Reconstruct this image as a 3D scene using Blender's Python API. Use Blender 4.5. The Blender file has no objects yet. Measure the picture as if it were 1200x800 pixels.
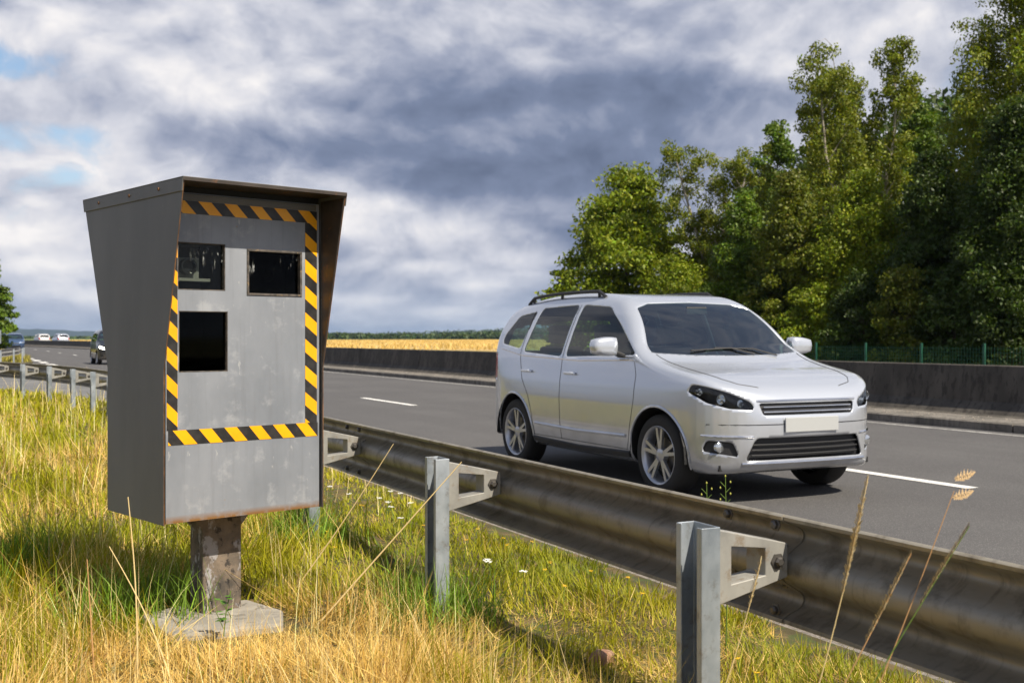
import bpy, bmesh, math, random
import numpy as np
from mathutils import Vector, Matrix
R = math.radians
rng = np.random.default_rng(7)
random.seed(7)
S = bpy.context.scene
C = S.collection

# ------------------------------------------------------------------ camera, sky, sun, exposure
YAW = 26.6
F_PX = 1306.0
CAM_H = 1.3
cd = bpy.data.cameras.new('camera')
cam = bpy.data.objects.new('camera', cd); C.objects.link(cam)
cam.location = (0, 0, CAM_H)
cam.rotation_euler = (R(90), 0, -R(YAW))
cd.lens = 36 * F_PX / 1200
cd.sensor_width = 36
cd.shift_y = -5 / 1200
cd.clip_start = 0.05; cd.clip_end = 20000
cd.dof.use_dof = True; cd.dof.focus_distance = 4.7; cd.dof.aperture_fstop = 6.3
S.camera = cam

SUN_EL, SUN_AZ = 50.0, 161.0          # azimuth from +Y towards +X
sd = bpy.data.lights.new('sun', 'SUN'); sun = bpy.data.objects.new('sun', sd); C.objects.link(sun)
sd.energy = 5.0; sd.angle = R(0.5); sd.color = (1.0, 0.91, 0.76)
sv = Vector((math.sin(R(SUN_AZ)) * math.cos(R(SUN_EL)), math.cos(R(SUN_AZ)) * math.cos(R(SUN_EL)), math.sin(R(SUN_EL))))
sun.rotation_euler = sv.to_track_quat('Z', 'Y').to_euler()
sun.location = (0, 0, 50)

S.view_settings.view_transform = 'Standard'; S.view_settings.look = 'None'
S.view_settings.exposure = 0.5; S.view_settings.gamma = 1.0
S.view_settings.use_curve_mapping = False
S.cycles.max_bounces = 6; S.cycles.diffuse_bounces = 3; S.cycles.glossy_bounces = 3
S.cycles.transmission_bounces = 4; S.cycles.transparent_max_bounces = 8

W = bpy.data.worlds.new('World'); S.world = W; W.use_nodes = True


class G:
    """small node-graph helper"""
    def __init__(s, nt):
        s.t = nt; s.N = nt.nodes; s.L = nt.links

    def n(s, typ, **kw):
        nd = s.N.new(typ)
        for k, v in kw.items():
            setattr(nd, k, v)
        return nd

    def put(s, sock, v):
        if hasattr(v, 'is_output'):
            s.L.new(v, sock)
        else:
            sock.default_value = v

    def m(s, op, a, b=0.0, c=0.0, clamp=False):
        nd = s.n('ShaderNodeMath', operation=op); nd.use_clamp = clamp
        for i, v in enumerate((a, b, c)):
            s.put(nd.inputs[i], v)
        return nd.outputs[0]

    def vec(s, x, y, z=0.0):
        nd = s.n('ShaderNodeCombineXYZ')
        for i, v in enumerate((x, y, z)):
            s.put(nd.inputs[i], v)
        return nd.outputs[0]

    def noise(s, v, scale, detail=4.0, rough=0.55, dist=0.0, col=False):
        nd = s.n('ShaderNodeTexNoise')
        if v is not None:
            s.L.new(v, nd.inputs['Vector'])
        nd.inputs['Scale'].default_value = scale; nd.inputs['Detail'].default_value = detail
        nd.inputs['Roughness'].default_value = rough; nd.inputs['Distortion'].default_value = dist
        return nd.outputs['Color' if col else 'Fac']

    def ramp(s, f, stops):
        nd = s.n('ShaderNodeValToRGB'); e = nd.color_ramp.elements
        while len(e) < len(stops):
            e.new(0.5)
        for el, (p, c) in zip(e, stops):
            el.position = p
            el.color = (c, c, c, 1) if isinstance(c, (int, float)) else (*c, 1)
        s.put(nd.inputs[0], f)
        return nd.outputs[0]

    def mix(s, f, a, b, mode='MIX'):
        nd = s.n('ShaderNodeMix', data_type='RGBA', blend_type=mode)
        s.put(nd.inputs[0], f)
        s.put(nd.inputs[6], a if hasattr(a, 'is_output') else (*a, 1))
        s.put(nd.inputs[7], b if hasattr(b, 'is_output') else (*b, 1))
        return nd.outputs[2]

    def mr(s, v, a, b, c=0.0, d=1.0, smooth=False):
        nd = s.n('ShaderNodeMapRange')
        if smooth:
            nd.interpolation_type = 'SMOOTHSTEP'
        s.put(nd.inputs[0], v)
        for i, q in enumerate((a, b, c, d)):
            nd.inputs[i + 1].default_value = q
        return nd.outputs[0]


g = G(W.node_tree); W.node_tree.nodes.clear()
out = g.n('ShaderNodeOutputWorld')
sky = g.n('ShaderNodeTexSky', sky_type='NISHITA'); sky.sun_disc = False
sky.sun_elevation = R(SUN_EL); sky.sun_rotation = R(SUN_AZ)
bg1 = g.n('ShaderNodeBackground'); bg1.inputs[1].default_value = 0.10
g.L.new(sky.outputs[0], bg1.inputs[0])
tc = g.n('ShaderNodeTexCoord'); sp = g.n('ShaderNodeSeparateXYZ'); g.L.new(tc.outputs['Generated'], sp.inputs[0])
dx, dy, dz = sp.outputs
az = g.m('MULTIPLY', g.m('ARCTAN2', dx, dy), 57.2958)
el = g.m('MULTIPLY', g.m('ARCSINE', dz), 57.2958)
elc = g.m('MAXIMUM', dz, 0.0)
den = g.m('ADD', elc, 0.13)
pv = g.vec(dx, dy, g.m('ADD', g.m('MULTIPLY', dz, 1.1), g.m('MULTIPLY', g.m('SQRT', g.m('ADD', elc, .004)), .36)))
warp = g.noise(pv, 5.0, 4, 0.5, col=True)
vm = g.n('ShaderNodeVectorMath', operation='MULTIPLY_ADD'); g.L.new(warp, vm.inputs[0])
vm.inputs[1].default_value = (0.10, 0.10, 0.10); g.L.new(pv, vm.inputs[2]); pw = vm.outputs[0]
n_big = g.noise(pw, 4.5, 3, 0.5)
n_mid = g.noise(pw, 7.5, 8, 0.57)
n_fine = g.noise(pw, 26.0, 6, 0.58)
vu = g.n('ShaderNodeVectorMath', operation='ADD'); g.L.new(pw, vu.inputs[0]); vu.inputs[1].default_value = (0, 0, .030)
relief = g.m('SUBTRACT', g.noise(pw, 9.0, 7, 0.5), g.noise(vu.outputs[0], 9.0, 7, 0.5))


def gauss(a0, e0, sa, se, amp):
    x = g.m('DIVIDE', g.m('SUBTRACT', az, a0), sa); y = g.m('DIVIDE', g.m('SUBTRACT', el, e0), se)
    q = g.m('ADD', g.m('MULTIPLY', x, x), g.m('MULTIPLY', y, y))
    return g.m('MULTIPLY', g.m('EXPONENT', g.m('MULTIPLY', q, -1.0)), amp)


def IM(px, py):                     # direction (azimuth, elevation) a pixel of the photograph looks along
    a = math.atan((px - 600) / F_PX)
    return YAW + math.degrees(a), math.degrees(math.atan((395 - py) / F_PX * math.cos(a)))


def sumg(lst, base):
    t = base
    for (px, py, wx, wy, amp) in lst:
        a, e = IM(px, py)
        t = g.m('ADD', t, gauss(a, e, wx / 22.8, wy / 22.8, amp))
    return t


# brightness of the cloud layer: broad masses + noise
br = g.m('ADD', g.m('MULTIPLY', g.m('SUBTRACT', n_mid, 0.5), 0.78), g.m('MULTIPLY', g.m('SUBTRACT', n_fine, 0.5), 0.32))
br = g.m('ADD', br, g.m('MULTIPLY', g.m('SUBTRACT', n_big, 0.5), 0.6))
br = g.m('ADD', br, g.m('MULTIPLY', relief, 1.25))
br = sumg([(700, 110, 210, 50, -0.40), (560, 150, 170, 60, -0.20), (720, 215, 190, 45, -0.36), (520, 210, 110, 34, -0.24),
           (640, 138, 90, 22, 0.26), (300, 90, 190, 90, 0.04), (120, 260, 160, 70, 0.14), (60, 40, 170, 70, 0.06),
           (480, 268, 120, 26, 0.40), (440, 240, 60, 14, .16), (470, 312, 70, 9, .22), (560, 335, 60, 8, .22), (420, 352, 60, 7, .20), (530, 365, 50, 6, .22), (600, 300, 40, 10, .15), (30, 230, 60, 14, .16), (90, 345, 50, 8, .20), (40, 310, 50, 8, .15), (560, 300, 90, 16, .10), (60, 265, 100, 40, .20), (230, 150, 110, 50, -0.10), (1000, 30, 180, 60, 0.16), (480, 350, 260, 28, 0.06),
           (250, 110, 60, 30, 0.08), (400, 60, 60, 50, 0.10), (850, 190, 100, 40, -0.1)], g.m('ADD', br, 0.575))
ccol = g.ramp(br, [(0.0, (0.14, 0.175, 0.27)), (0.26, (0.205, 0.25, 0.37)), (0.50, (0.39, 0.425, 0.54)), (0.74, (0.68, 0.69, 0.76)), (1.0, (1.0, 0.965, 0.95))])
cov = g.m('ADD', g.m('MULTIPLY', g.m('SUBTRACT', n_mid, 0.5), 2.4), g.m('MULTIPLY', g.m('SUBTRACT', n_fine, 0.5), 0.9))
cov = sumg([(10, 75, 70, 22, -0.85), (40, 160, 90, 24, -0.85), (100, 205, 60, 16, -0.55), (790, 215, 30, 26, -1.0), (390, 222, 40, 12, -0.5),
            (1130, 150, 60, 60, -0.5), (420, 330, 420, 60, 0.5), (700, 130, 300, 120, 0.6)], g.m('ADD', cov, 0.74))
cov = g.mr(cov, 0.0, 0.55, 0.0, 1.0, True)
hz = g.mr(el, 0.0, 5.0, 0.55, 1.0, True)           # thin veil low on the sky
cov = g.m('MULTIPLY', cov, 1.0)
veil = g.mix(g.mr(el, -1.0, 5.0, 0.50, 0.0, True), ccol, (0.56, 0.64, 0.78))
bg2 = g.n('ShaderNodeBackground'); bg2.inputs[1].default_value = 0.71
veil = g.mix(g.mr(el, 20.0, 45.0, 0.0, 0.55, True), veil, (0.10, 0.13, 0.20)); g.L.new(veil, bg2.inputs[0])    # unseen sky overhead made darker and clearer to cut ambient, deepen shadows
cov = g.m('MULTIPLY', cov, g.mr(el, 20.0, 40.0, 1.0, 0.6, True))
covl = g.m('MAXIMUM', cov, g.mr(el, 1.0, 7.0, 0.95, 0.0, True))
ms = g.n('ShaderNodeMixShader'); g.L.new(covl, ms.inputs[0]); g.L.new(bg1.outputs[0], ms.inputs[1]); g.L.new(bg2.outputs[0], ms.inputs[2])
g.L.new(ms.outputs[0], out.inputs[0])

# ------------------------------------------------------------------ helpers


def tag(o, label=None, cat=None, group=None, kind=None):
    if label: o['label'] = label
    if cat: o['category'] = cat
    if group: o['group'] = group
    if kind: o['kind'] = kind
    return o


def empty(name, loc=(0, 0, 0), rz=0.0):
    o = bpy.data.objects.new(name, None); C.objects.link(o)
    o.location = loc; o.rotation_euler = (0, 0, rz); o.empty_display_size = 0.2
    return o


def npmesh(name, V, Fc, mats, parent=None, smooth=False, mi=None, col=None):
    """V (n,3) array, Fc (m,k) int array of equal-sized faces"""
    V = np.asarray(V, dtype=np.float32); Fc = np.asarray(Fc, dtype=np.int32)
    me = bpy.data.meshes.new(name); me.vertices.add(len(V)); me.vertices.foreach_set('co', V.ravel())
    k = Fc.shape[1]; me.loops.add(Fc.size); me.loops.foreach_set('vertex_index', Fc.ravel())
    me.polygons.add(len(Fc)); me.polygons.foreach_set('loop_start', np.arange(0, Fc.size, k, dtype=np.int32))
    if smooth: me.polygons.foreach_set('use_smooth', np.ones(len(Fc), dtype=bool))
    if mi is not None: me.polygons.foreach_set('material_index', np.asarray(mi, dtype=np.int32))
    me.update(calc_edges=True)
    if col is not None:
        a = me.attributes.new('Col', 'FLOAT_COLOR', 'POINT')
        c4 = np.ones((len(V), 4), dtype=np.float32); c4[:, :3] = col; a.data.foreach_set('color', c4.ravel())
    for m in (mats if isinstance(mats, (list, tuple)) else [mats]):
        me.materials.append(m)
    o = bpy.data.objects.new(name, me); C.objects.link(o); o.parent = parent
    return o


class MB:
    """collects geometry, build() links it as one mesh object"""
    def __init__(s): s.v = []; s.f = []; s.mi = []; s.cur = 0

    def add(s, vs, fs):
        b = len(s.v); s.v += [tuple(v) for v in vs]
        for f_ in fs: s.f.append(tuple(b + i for i in f_)); s.mi.append(s.cur)
        return s

    def box(s, x0, x1, y0, y1, z0, z1):
        return s.add([(x0, y0, z0), (x1, y0, z0), (x1, y1, z0), (x0, y1, z0), (x0, y0, z1), (x1, y0, z1), (x1, y1, z1), (x0, y1, z1)],
                     [(0, 3, 2, 1), (4, 5, 6, 7), (0, 1, 5, 4), (1, 2, 6, 5), (2, 3, 7, 6), (3, 0, 4, 7)])

    def prism(s, pts, vec):
        """polygon pts (3D) extruded by vec"""
        n = len(pts); v = Vector(vec)
        a = [Vector(p) for p in pts]; b = [p + v for p in a]
        return s.add(a + b, [tuple(range(n))[::-1], tuple(range(n, 2 * n))] + [(i, (i + 1) % n, n + (i + 1) % n, n + i) for i in range(n)])

    def tube(s, pts, r, n=8, cap=True):
        pts = [Vector(p) for p in pts]; rr = r if isinstance(r, (list, tuple)) else [r] * len(pts)
        vs = []; fs = []; up = None
        for i, p in enumerate(pts):
            d = (pts[min(i + 1, len(pts) - 1)] - pts[max(i - 1, 0)]).normalized()
            if up is None: up = d.orthogonal().normalized()
            up = (up - d * up.dot(d)).normalized(); w = d.cross(up)
            for k in range(n):
                a = 2 * math.pi * k / n
                vs.append(p + (up * math.cos(a) + w * math.sin(a)) * rr[i])
        for i in range(len(pts) - 1):
            for k in range(n):
                fs.append((i * n + k, i * n + (k + 1) % n, (i + 1) * n + (k + 1) % n, (i + 1) * n + k))
        if cap:
            fs.append(tuple(range(n))[::-1]); fs.append(tuple(range((len(pts) - 1) * n, len(pts) * n)))
        return s.add(vs, fs)

    def lathe(s, prof, n=32, axis='x', c=(0, 0, 0)):
        """prof: (r, h) list; h along axis"""
        vs = []; fs = []
        for (r_, h) in prof:
            for k in range(n):
                a = 2 * math.pi * k / n; p, q = r_ * math.cos(a), r_ * math.sin(a)
                vs.append({'x': (c[0] + h, c[1] + p, c[2] + q), 'y': (c[0] + p, c[1] + h, c[2] + q), 'z': (c[0] + p, c[1] + q, c[2] + h)}[axis])
        for i in range(len(prof) - 1):
            for k in range(n): fs.append((i * n + k, i * n + (k + 1) % n, (i + 1) * n + (k + 1) % n, (i + 1) * n + k))
        return s.add(vs, fs)

    def build(s, name, mats, parent=None, smooth=False, bevel=0.0, seg=2):
        me = bpy.data.meshes.new(name); me.from_pydata(s.v, [], s.f)
        for m in (mats if isinstance(mats, (list, tuple)) else [mats]): me.materials.append(m)
        me.polygons.foreach_set('material_index', s.mi)
        bm = bmesh.new(); bm.from_mesh(me); bmesh.ops.recalc_face_normals(bm, faces=bm.faces)
        if bevel:
            es = [e for e in bm.edges if len(e.link_faces) == 2 and e.calc_face_angle(0) > 0.5]
            bmesh.ops.bevel(bm, geom=es, offset=bevel, segments=seg, profile=0.5, affect='EDGES', clamp_overlap=True)
        bm.to_mesh(me); bm.free()
        if smooth:
            me.polygons.foreach_set('use_smooth', [True] * len(me.polygons))
            try: me.set_sharp_from_angle(angle=R(40))
            except Exception: pass
        me.update()
        o = bpy.data.objects.new(name, me); C.objects.link(o); o.parent = parent
        return o


def mat(name, col=(.5, .5, .5), rough=0.6, metal=0.0, fn=None, coat=0.0, spec=None):
    m = bpy.data.materials.new(name); m.use_nodes = True
    gg = G(m.node_tree); b = m.node_tree.nodes['Principled BSDF']
    b.inputs['Base Color'].default_value = (*col, 1); b.inputs['Roughness'].default_value = rough
    b.inputs['Metallic'].default_value = metal
    if coat: b.inputs['Coat Weight'].default_value = coat; b.inputs['Coat Roughness'].default_value = 0.04
    if spec is not None: b.inputs['Specular IOR Level'].default_value = spec
    if fn: fn(gg, b)
    return m


def objco(gg, sc=(1, 1, 1), which='Object'):
    t = gg.n('ShaderNodeTexCoord'); mp = gg.n('ShaderNodeMapping'); mp.inputs['Scale'].default_value = sc
    gg.L.new(t.outputs[which], mp.inputs[0]); return mp.outputs[0]


def bump(gg, b, h, strength=0.3, dist=0.01):
    n = gg.n('ShaderNodeBump'); n.inputs['Strength'].default_value = strength; n.inputs['Distance'].default_value = dist
    gg.L.new(h, n.inputs['Height']); gg.L.new(n.outputs[0], b.inputs['Normal'])


def worn(base, alt, scale=6.0, lo=0.4, hi=0.65, sc=(1, 1, 1), spots=None, bumpy=0.0, bdist=0.01, rr=None, base_r=0.6):
    def fn(gg, b):
        co = objco(gg, sc)
        n1 = gg.noise(co, scale, 6, 0.6)
        c = gg.mix(gg.mr(n1, lo, hi, 0, 1, True), base, alt)
        if spots:
            n2 = gg.noise(co, spots[1], 5, 0.65)
            c = gg.mix(gg.mr(n2, spots[2], spots[2] + 0.07, 0, spots[3] if len(spots) > 3 else 1), c, spots[0])
        gg.L.new(c, b.inputs['Base Color'])
        if rr: gg.L.new(gg.mr(gg.noise(co, scale * 2.3, 4, 0.6), 0.35, 0.65, rr[0], rr[1]), b.inputs['Roughness'])
        if bumpy: bump(gg, b, gg.noise(co, scale * 8, 6, 0.7), bumpy, bdist)
    return fn


# ------------------------------------------------------------------ materials
def asphalt_fn(gg, b):
    co = objco(gg)
    n1 = gg.noise(co, 0.35, 4, 0.6); n2 = gg.noise(co, 90, 3, 0.7); n3 = gg.noise(objco(gg, (1.0, 0.05, 1)), 1.6, 4, 0.55)
    c = gg.mix(gg.mr(n1, .35, .65), (0.068, 0.065, 0.066), (0.092, 0.089, 0.088))
    c = gg.mix(gg.mr(n3, .45, .7, 0, .45), c, (0.06, 0.058, 0.058))
    sx = gg.n('ShaderNodeSeparateXYZ'); gg.L.new(co, sx.inputs[0])
    wob = gg.m('MULTIPLY', gg.m('SUBTRACT', gg.noise(objco(gg, (0, .03, 0)), 3, 3, .5), .5), .8)
    trk = gg.m('COSINE', gg.m('MULTIPLY', gg.m('SUBTRACT', gg.m('ADD', sx.outputs[0], wob), 5.05), 3.45))      # polished wheel tracks
    c = gg.mix(gg.mr(trk, .1, .95, 0, .40, True), c, (0.066, 0.063, 0.063))
    c = gg.mix(gg.mr(gg.noise(co, 3.1, 6, .7), .62, .70, 0, .35), c, (0.045, 0.043, 0.043))
    vo = gg.n('ShaderNodeTexVoronoi'); vo.inputs['Scale'].default_value = 85; gg.L.new(co, vo.inputs['Vector'])
    c = gg.mix(gg.mr(vo.outputs['Distance'], 0.1, 0.45, 0.75, 0.0), c, (0.22, 0.21, 0.20))
    c = gg.mix(gg.mr(n2, .55, .75, 0, .6), c, (0.03, 0.03, 0.03))
    gg.L.new(c, b.inputs['Base Color']); bump(gg, b, vo.outputs['Distance'], 0.5, 0.004)


def conc_fn(gg, b):
    co = objco(gg)
    n1 = gg.noise(objco(gg, (1, 1, .35)), 1.7, 7, 0.62); n2 = gg.noise(co, 14, 6, 0.7); n3 = gg.noise(objco(gg, (6, 6, .5)), 1.2, 5, 0.6)
    c = gg.mix(gg.mr(n1, .38, .62), (0.13, 0.118, 0.10), (0.21, 0.19, 0.165))
    c = gg.mix(gg.mr(n3, .50, .66, 0, .75), c, (0.07, 0.064, 0.056))
    c = gg.mix(gg.mr(n2, .52, .7, 0, .7), c, (0.045, 0.04, 0.035))
    gg.L.new(c, b.inputs['Base Color']); bump(gg, b, n2, 0.6, 0.012)


def paintline_fn(gg, b):
    co = objco(gg)
    n = gg.noise(co, 22, 6, 0.75)
    c = gg.mix(gg.mr(n, .52, .66, 0, .75), (0.72, 0.71, 0.68), (0.22, 0.21, 0.2)); gg.L.new(c, b.inputs['Base Color'])


M = {}
M['asphalt'] = mat('asphalt', rough=0.85, fn=asphalt_fn)
M['ramp_asphalt'] = mat('ramp_asphalt', rough=0.85, fn=worn((.13, .13, .13), (.18, .175, .17), 0.8, bumpy=.3))
M['concrete'] = mat('concrete', rough=0.9, fn=conc_fn)
M['wall'] = mat('sooty_concrete', rough=0.9, fn=worn((.055, .048, .040), (.095, .084, .070), 2.2, sc=(1, 1, .35), spots=((.030, .026, .022), 11, .52, .75), bumpy=.5, bdist=.012))
M['slab'] = mat('slab', rough=0.9, fn=worn((.26, .24, .205), (.38, .35, .30), 7, spots=((.12, .11, .09), 14, .56, .7), bumpy=.6, bdist=.01))
M['line'] = mat('line_paint', rough=0.7, fn=paintline_fn)
M['line_old'] = mat('faded_line_paint', rough=.8, fn=worn((.42, .41, .39), (.22, .21, .20), 9, .42, .62))
M['gravel'] = mat('gravel', rough=0.95, fn=worn((.27, .235, .20), (.42, .37, .32), 30, .35, .6, spots=((.16, .13, .1), 60, .53, .8), bumpy=.9, bdist=.02))
M['soil'] = mat('soil', rough=1.0, fn=worn((.075, .06, .022), (.17, .12, .05), 5, spots=((.06, .085, .018), 9, .5, .8), bumpy=.6, bdist=.03))
M['field'] = mat('stubble', rough=1.0, fn=worn((.42, .29, .10), (.56, .41, .16), 0.05, .35, .65, sc=(1, 5, 1), spots=((.36, .23, .08), .5, .5, .6), bumpy=.3))
M['greenfield'] = mat('crop_green', rough=1.0, fn=worn((.10, .13, .035), (.16, .18, .05), 0.03, sc=(1, 3, 1)))
M['farsoil'] = mat('far_ground', rough=1.0, fn=worn((.09, .11, .03), (.20, .17, .07), 0.02))


def galv(name, a, b_, blot, r0=.35, r1=.6, metal=.55):
    def fn(gg, b):
        co = objco(gg)
        n1 = gg.noise(objco(gg, (1, 1, .6)), 9, 6, .6)
        vo = gg.n('ShaderNodeTexVoronoi'); vo.inputs['Scale'].default_value = 70; gg.L.new(co, vo.inputs['Vector'])
        c = gg.mix(gg.mr(n1, .35, .65), a, b_)
        c = gg.mix(gg.m('MULTIPLY', gg.mr(vo.outputs['Color'], 0, 1), .25), c, b_)
        c = gg.mix(gg.mr(gg.noise(co, 17, 7, .7), .55, .68, 0, .8), c, blot)
        gg.L.new(c, b.inputs['Base Color'])
        gg.L.new(gg.mr(n1, .3, .7, r0, r1), b.inputs['Roughness'])
    return mat(name, rough=.5, metal=metal, fn=fn)


M['galv'] = galv('galvanised_steel', (.27, .31, .35), (.42, .46, .50), (.22, .21, .19))
M['galv_old'] = galv('galvanised_bracket', (.24, .235, .22), (.36, .35, .32), (.22, .16, .10), .5, .7, .3)


def beam_fn(gg, b):
    co = objco(gg); 
    n0 = gg.noise(objco(gg, (1, .12, 1)), 3.0, 6, .6); n1 = gg.noise(co, 10, 7, .65); n2 = gg.noise(objco(gg, (1, 5, .4)), 8, 5, .6)
    c = gg.mix(gg.mr(n0, .35, .65), (.22, .20, .16), (.34, .305, .24))
    c = gg.mix(gg.mr(n1, .50, .66, 0, .8), c, (.13, .11, .08))
    c = gg.mix(gg.mr(n2, .56, .7, 0, .45), c, (.07, .055, .042))
    gg.L.new(c, b.inputs['Base Color']); gg.L.new(gg.mr(n1, .3, .7, .33, .6), b.inputs['Roughness'])
    bump(gg, b, n1, .15, .004)


M['beam'] = mat('rail_beam_steel', rough=.45, metal=.35, fn=beam_fn)
M['bolt'] = mat('bolt_steel', (.13, .12, .11), .5, .7)


def cab_fn(gg, b):
    co = objco(gg)
    n1 = gg.noise(objco(gg, (1, 1, .5)), 3.2, 5, .6); n2 = gg.noise(objco(gg, (1, 1, .4)), 26, 7, .7); n3 = gg.noise(co, 9, 7, .68)
    n4 = gg.noise(objco(gg, (3, 3, .15)), 14, 5, .6)
    c = gg.mix(gg.mr(n1, .35, .65), (.195, .212, .240), (.275, .292, .325))
    c = gg.mix(gg.mr(n3, .54, .66, 0, .45), c, (.42, .43, .45))
    c = gg.mix(gg.mr(n4, .52, .72, 0, .35), c, (.16, .165, .18))
    c = gg.mix(gg.mr(n2, .62, .70, 0, .7), c, (.50, .50, .49))
    vv = gg.n('ShaderNodeTexVoronoi'); vv.inputs['Scale'].default_value = 13; gg.L.new(co, vv.inputs['Vector'])
    c = gg.mix(gg.m('MULTIPLY', gg.mr(vv.outputs['Distance'], .015, .05, .8, 0), 1.0), c, (.30, .16, .05))
    sep = gg.n('ShaderNodeSeparateXYZ'); t = gg.n('ShaderNodeTexCoord'); gg.L.new(t.outputs['Object'], sep.inputs[0])
    rust = gg.m('MULTIPLY', gg.mr(sep.outputs[2], .575, .60, 1, 0), gg.mr(gg.noise(co, 14, 4, .6), .3, .5))
    c = gg.mix(rust, c, (.22, .11, .035))
    gg.L.new(c, b.inputs['Base Color']); gg.L.new(gg.mr(n3, .3, .7, .45, .62), b.inputs['Roughness'])
    bump(gg, b, n2, .06, .002)


M['cab'] = mat('cabinet_panel_grey', rough=.5, metal=.15, fn=cab_fn)


def side_fn(gg, b):
    co = objco(gg)
    n1 = gg.noise(objco(gg, (1, 1, .35)), 2.5, 5, .55); n2 = gg.noise(co, 40, 5, .7)
    c = gg.mix(gg.mr(n1, .35, .65), (.140, .139, .137), (.185, .182, .178))
    c = gg.mix(gg.mr(n2, .62, .72, 0, .4), c, (.25, .23, .2))
    gg.L.new(c, b.inputs['Base Color']); bump(gg, b, n2, .08, .002)


M['cabside'] = mat('cabinet_side_grey', rough=.55, metal=.1, fn=side_fn)
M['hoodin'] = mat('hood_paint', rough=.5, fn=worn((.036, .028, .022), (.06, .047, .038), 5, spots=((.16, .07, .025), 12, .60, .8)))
M['rust'] = mat('rusty_edge', rough=.8, fn=worn((.08, .045, .025), (.22, .10, .035), 14))
M['tape_y'] = mat('tape_yellow', (.86, .40, .010), .38, fn=worn((.93, .42, .003), (.86, .37, .003), 8, spots=((.55, .26, .02), 40, .64, .6)))
M['tape_k'] = mat('tape_black', rough=.4, fn=worn((.018, .017, .016), (.035, .032, .03), 20, spots=((.12, .11, .1), 50, .66, .5)))
M['black'] = mat('black_inside', (.012, .012, .012), .6)
M['frame'] = mat('window_frame', rough=.6, fn=worn((.05, .045, .04), (.12, .10, .085), 40, spots=((.25, .17, .09), 60, .58, .7)))


def glass_mat(name, tint, rough=0.02, ior=1.5, smear=False):
    m = bpy.data.materials.new(name); m.use_nodes = True; gg = G(m.node_tree); m.node_tree.nodes.clear()
    o = gg.n('ShaderNodeOutputMaterial'); tr = gg.n('ShaderNodeBsdfTransparent'); tr.inputs[0].default_value = (*tint, 1)
    gl = gg.n('ShaderNodeBsdfGlossy'); gl.inputs['Roughness'].default_value = rough; gl.inputs[0].default_value = (1, 1, 1, 1)
    fr = gg.n('ShaderNodeFresnel'); fr.inputs[0].default_value = ior
    mx = gg.n('ShaderNodeMixShader'); gg.L.new(fr.outputs[0], mx.inputs[0]); gg.L.new(tr.outputs[0], mx.inputs[1]); gg.L.new(gl.outputs[0], mx.inputs[2])
    last = mx.outputs[0]
    if smear:
        co = objco(gg, (1, 1, .28)); f_ = gg.mr(gg.noise(co, 38, 5, .6, .6), .60, .68, 0, .5)
        spx = gg.n('ShaderNodeSeparateXYZ'); t = gg.n('ShaderNodeTexCoord'); gg.L.new(t.outputs['Object'], spx.inputs[0])
        f_ = gg.m('MULTIPLY', f_, gg.mr(spx.outputs[2], 1.55, 1.60, 0, 1, True)); f_ = gg.m('MULTIPLY', f_, gg.mr(spx.outputs[0], .10, .15, 0, 1, True))
        df = gg.n('ShaderNodeBsdfDiffuse'); df.inputs[0].default_value = (.6, .62, .62, 1)
        m2 = gg.n('ShaderNodeMixShader'); gg.L.new(f_, m2.inputs[0]); gg.L.new(last, m2.inputs[1]); gg.L.new(df.outputs[0], m2.inputs[2]); last = m2.outputs[0]
    gg.L.new(last, o.inputs[0])
    return m


M['winglass'] = glass_mat('dark_window_glass', (.30, .31, .28), .03, 1.17, smear=True)
M['clearglass'] = glass_mat('streaked_window_glass', (.72, .74, .70), .02, 1.25, smear=True)
M['screenglass'] = glass_mat('windscreen_glass', (.62, .84, .80), .01, 2.5)
M['carglass'] = glass_mat('tinted_car_glass', (.52, .70, .67), .01, 1.5)
M['lampglass'] = glass_mat('clear_lamp_glass', (.9, .93, .95), .01)


def pole_fn(gg, b):
    co = objco(gg)
    n1 = gg.noise(co, 7, 7, .66); n2 = gg.noise(objco(gg, (1, 1, .6)), 13, 7, .7)
    c = gg.mix(gg.mr(n1, .38, .6), (.065, .055, .045), (.20, .155, .115))
    c = gg.mix(gg.mr(n2, .55, .6, 0, .85), c, (.34, .33, .34))
    c = gg.mix(gg.mr(gg.noise(co, 21, 6, .7), .57, .62, 0, .9), c, (.03, .026, .024))
    gg.L.new(c, b.inputs['Base Color']); bump(gg, b, n2, .5, .006)


M['pole'] = mat('peeling_pole_paint', rough=.75, fn=pole_fn)


def leafmat(name, trans=0.35, rough=.55):
    m = bpy.data.materials.new(name); m.use_nodes = True; gg = G(m.node_tree); b = m.node_tree.nodes['Principled BSDF']
    at = gg.n('ShaderNodeAttribute', attribute_name='Col')
    gg.L.new(at.outputs['Color'], b.inputs['Base Color']); b.inputs['Roughness'].default_value = rough
    b.inputs['Specular IOR Level'].default_value = .35
    tl = gg.n('ShaderNodeBsdfTranslucent'); mu = gg.mix(1.0, at.outputs['Color'], (1.5, 1.55, .7), 'MULTIPLY'); gg.L.new(mu, tl.inputs[0])
    mx = gg.n('ShaderNodeMixShader'); mx.inputs[0].default_value = trans
    gg.L.new(b.outputs[0], mx.inputs[1]); gg.L.new(tl.outputs[0], mx.inputs[2])
    gg.L.new(mx.outputs[0], m.node_tree.nodes['Material Output'].inputs[0])
    return m


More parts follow.
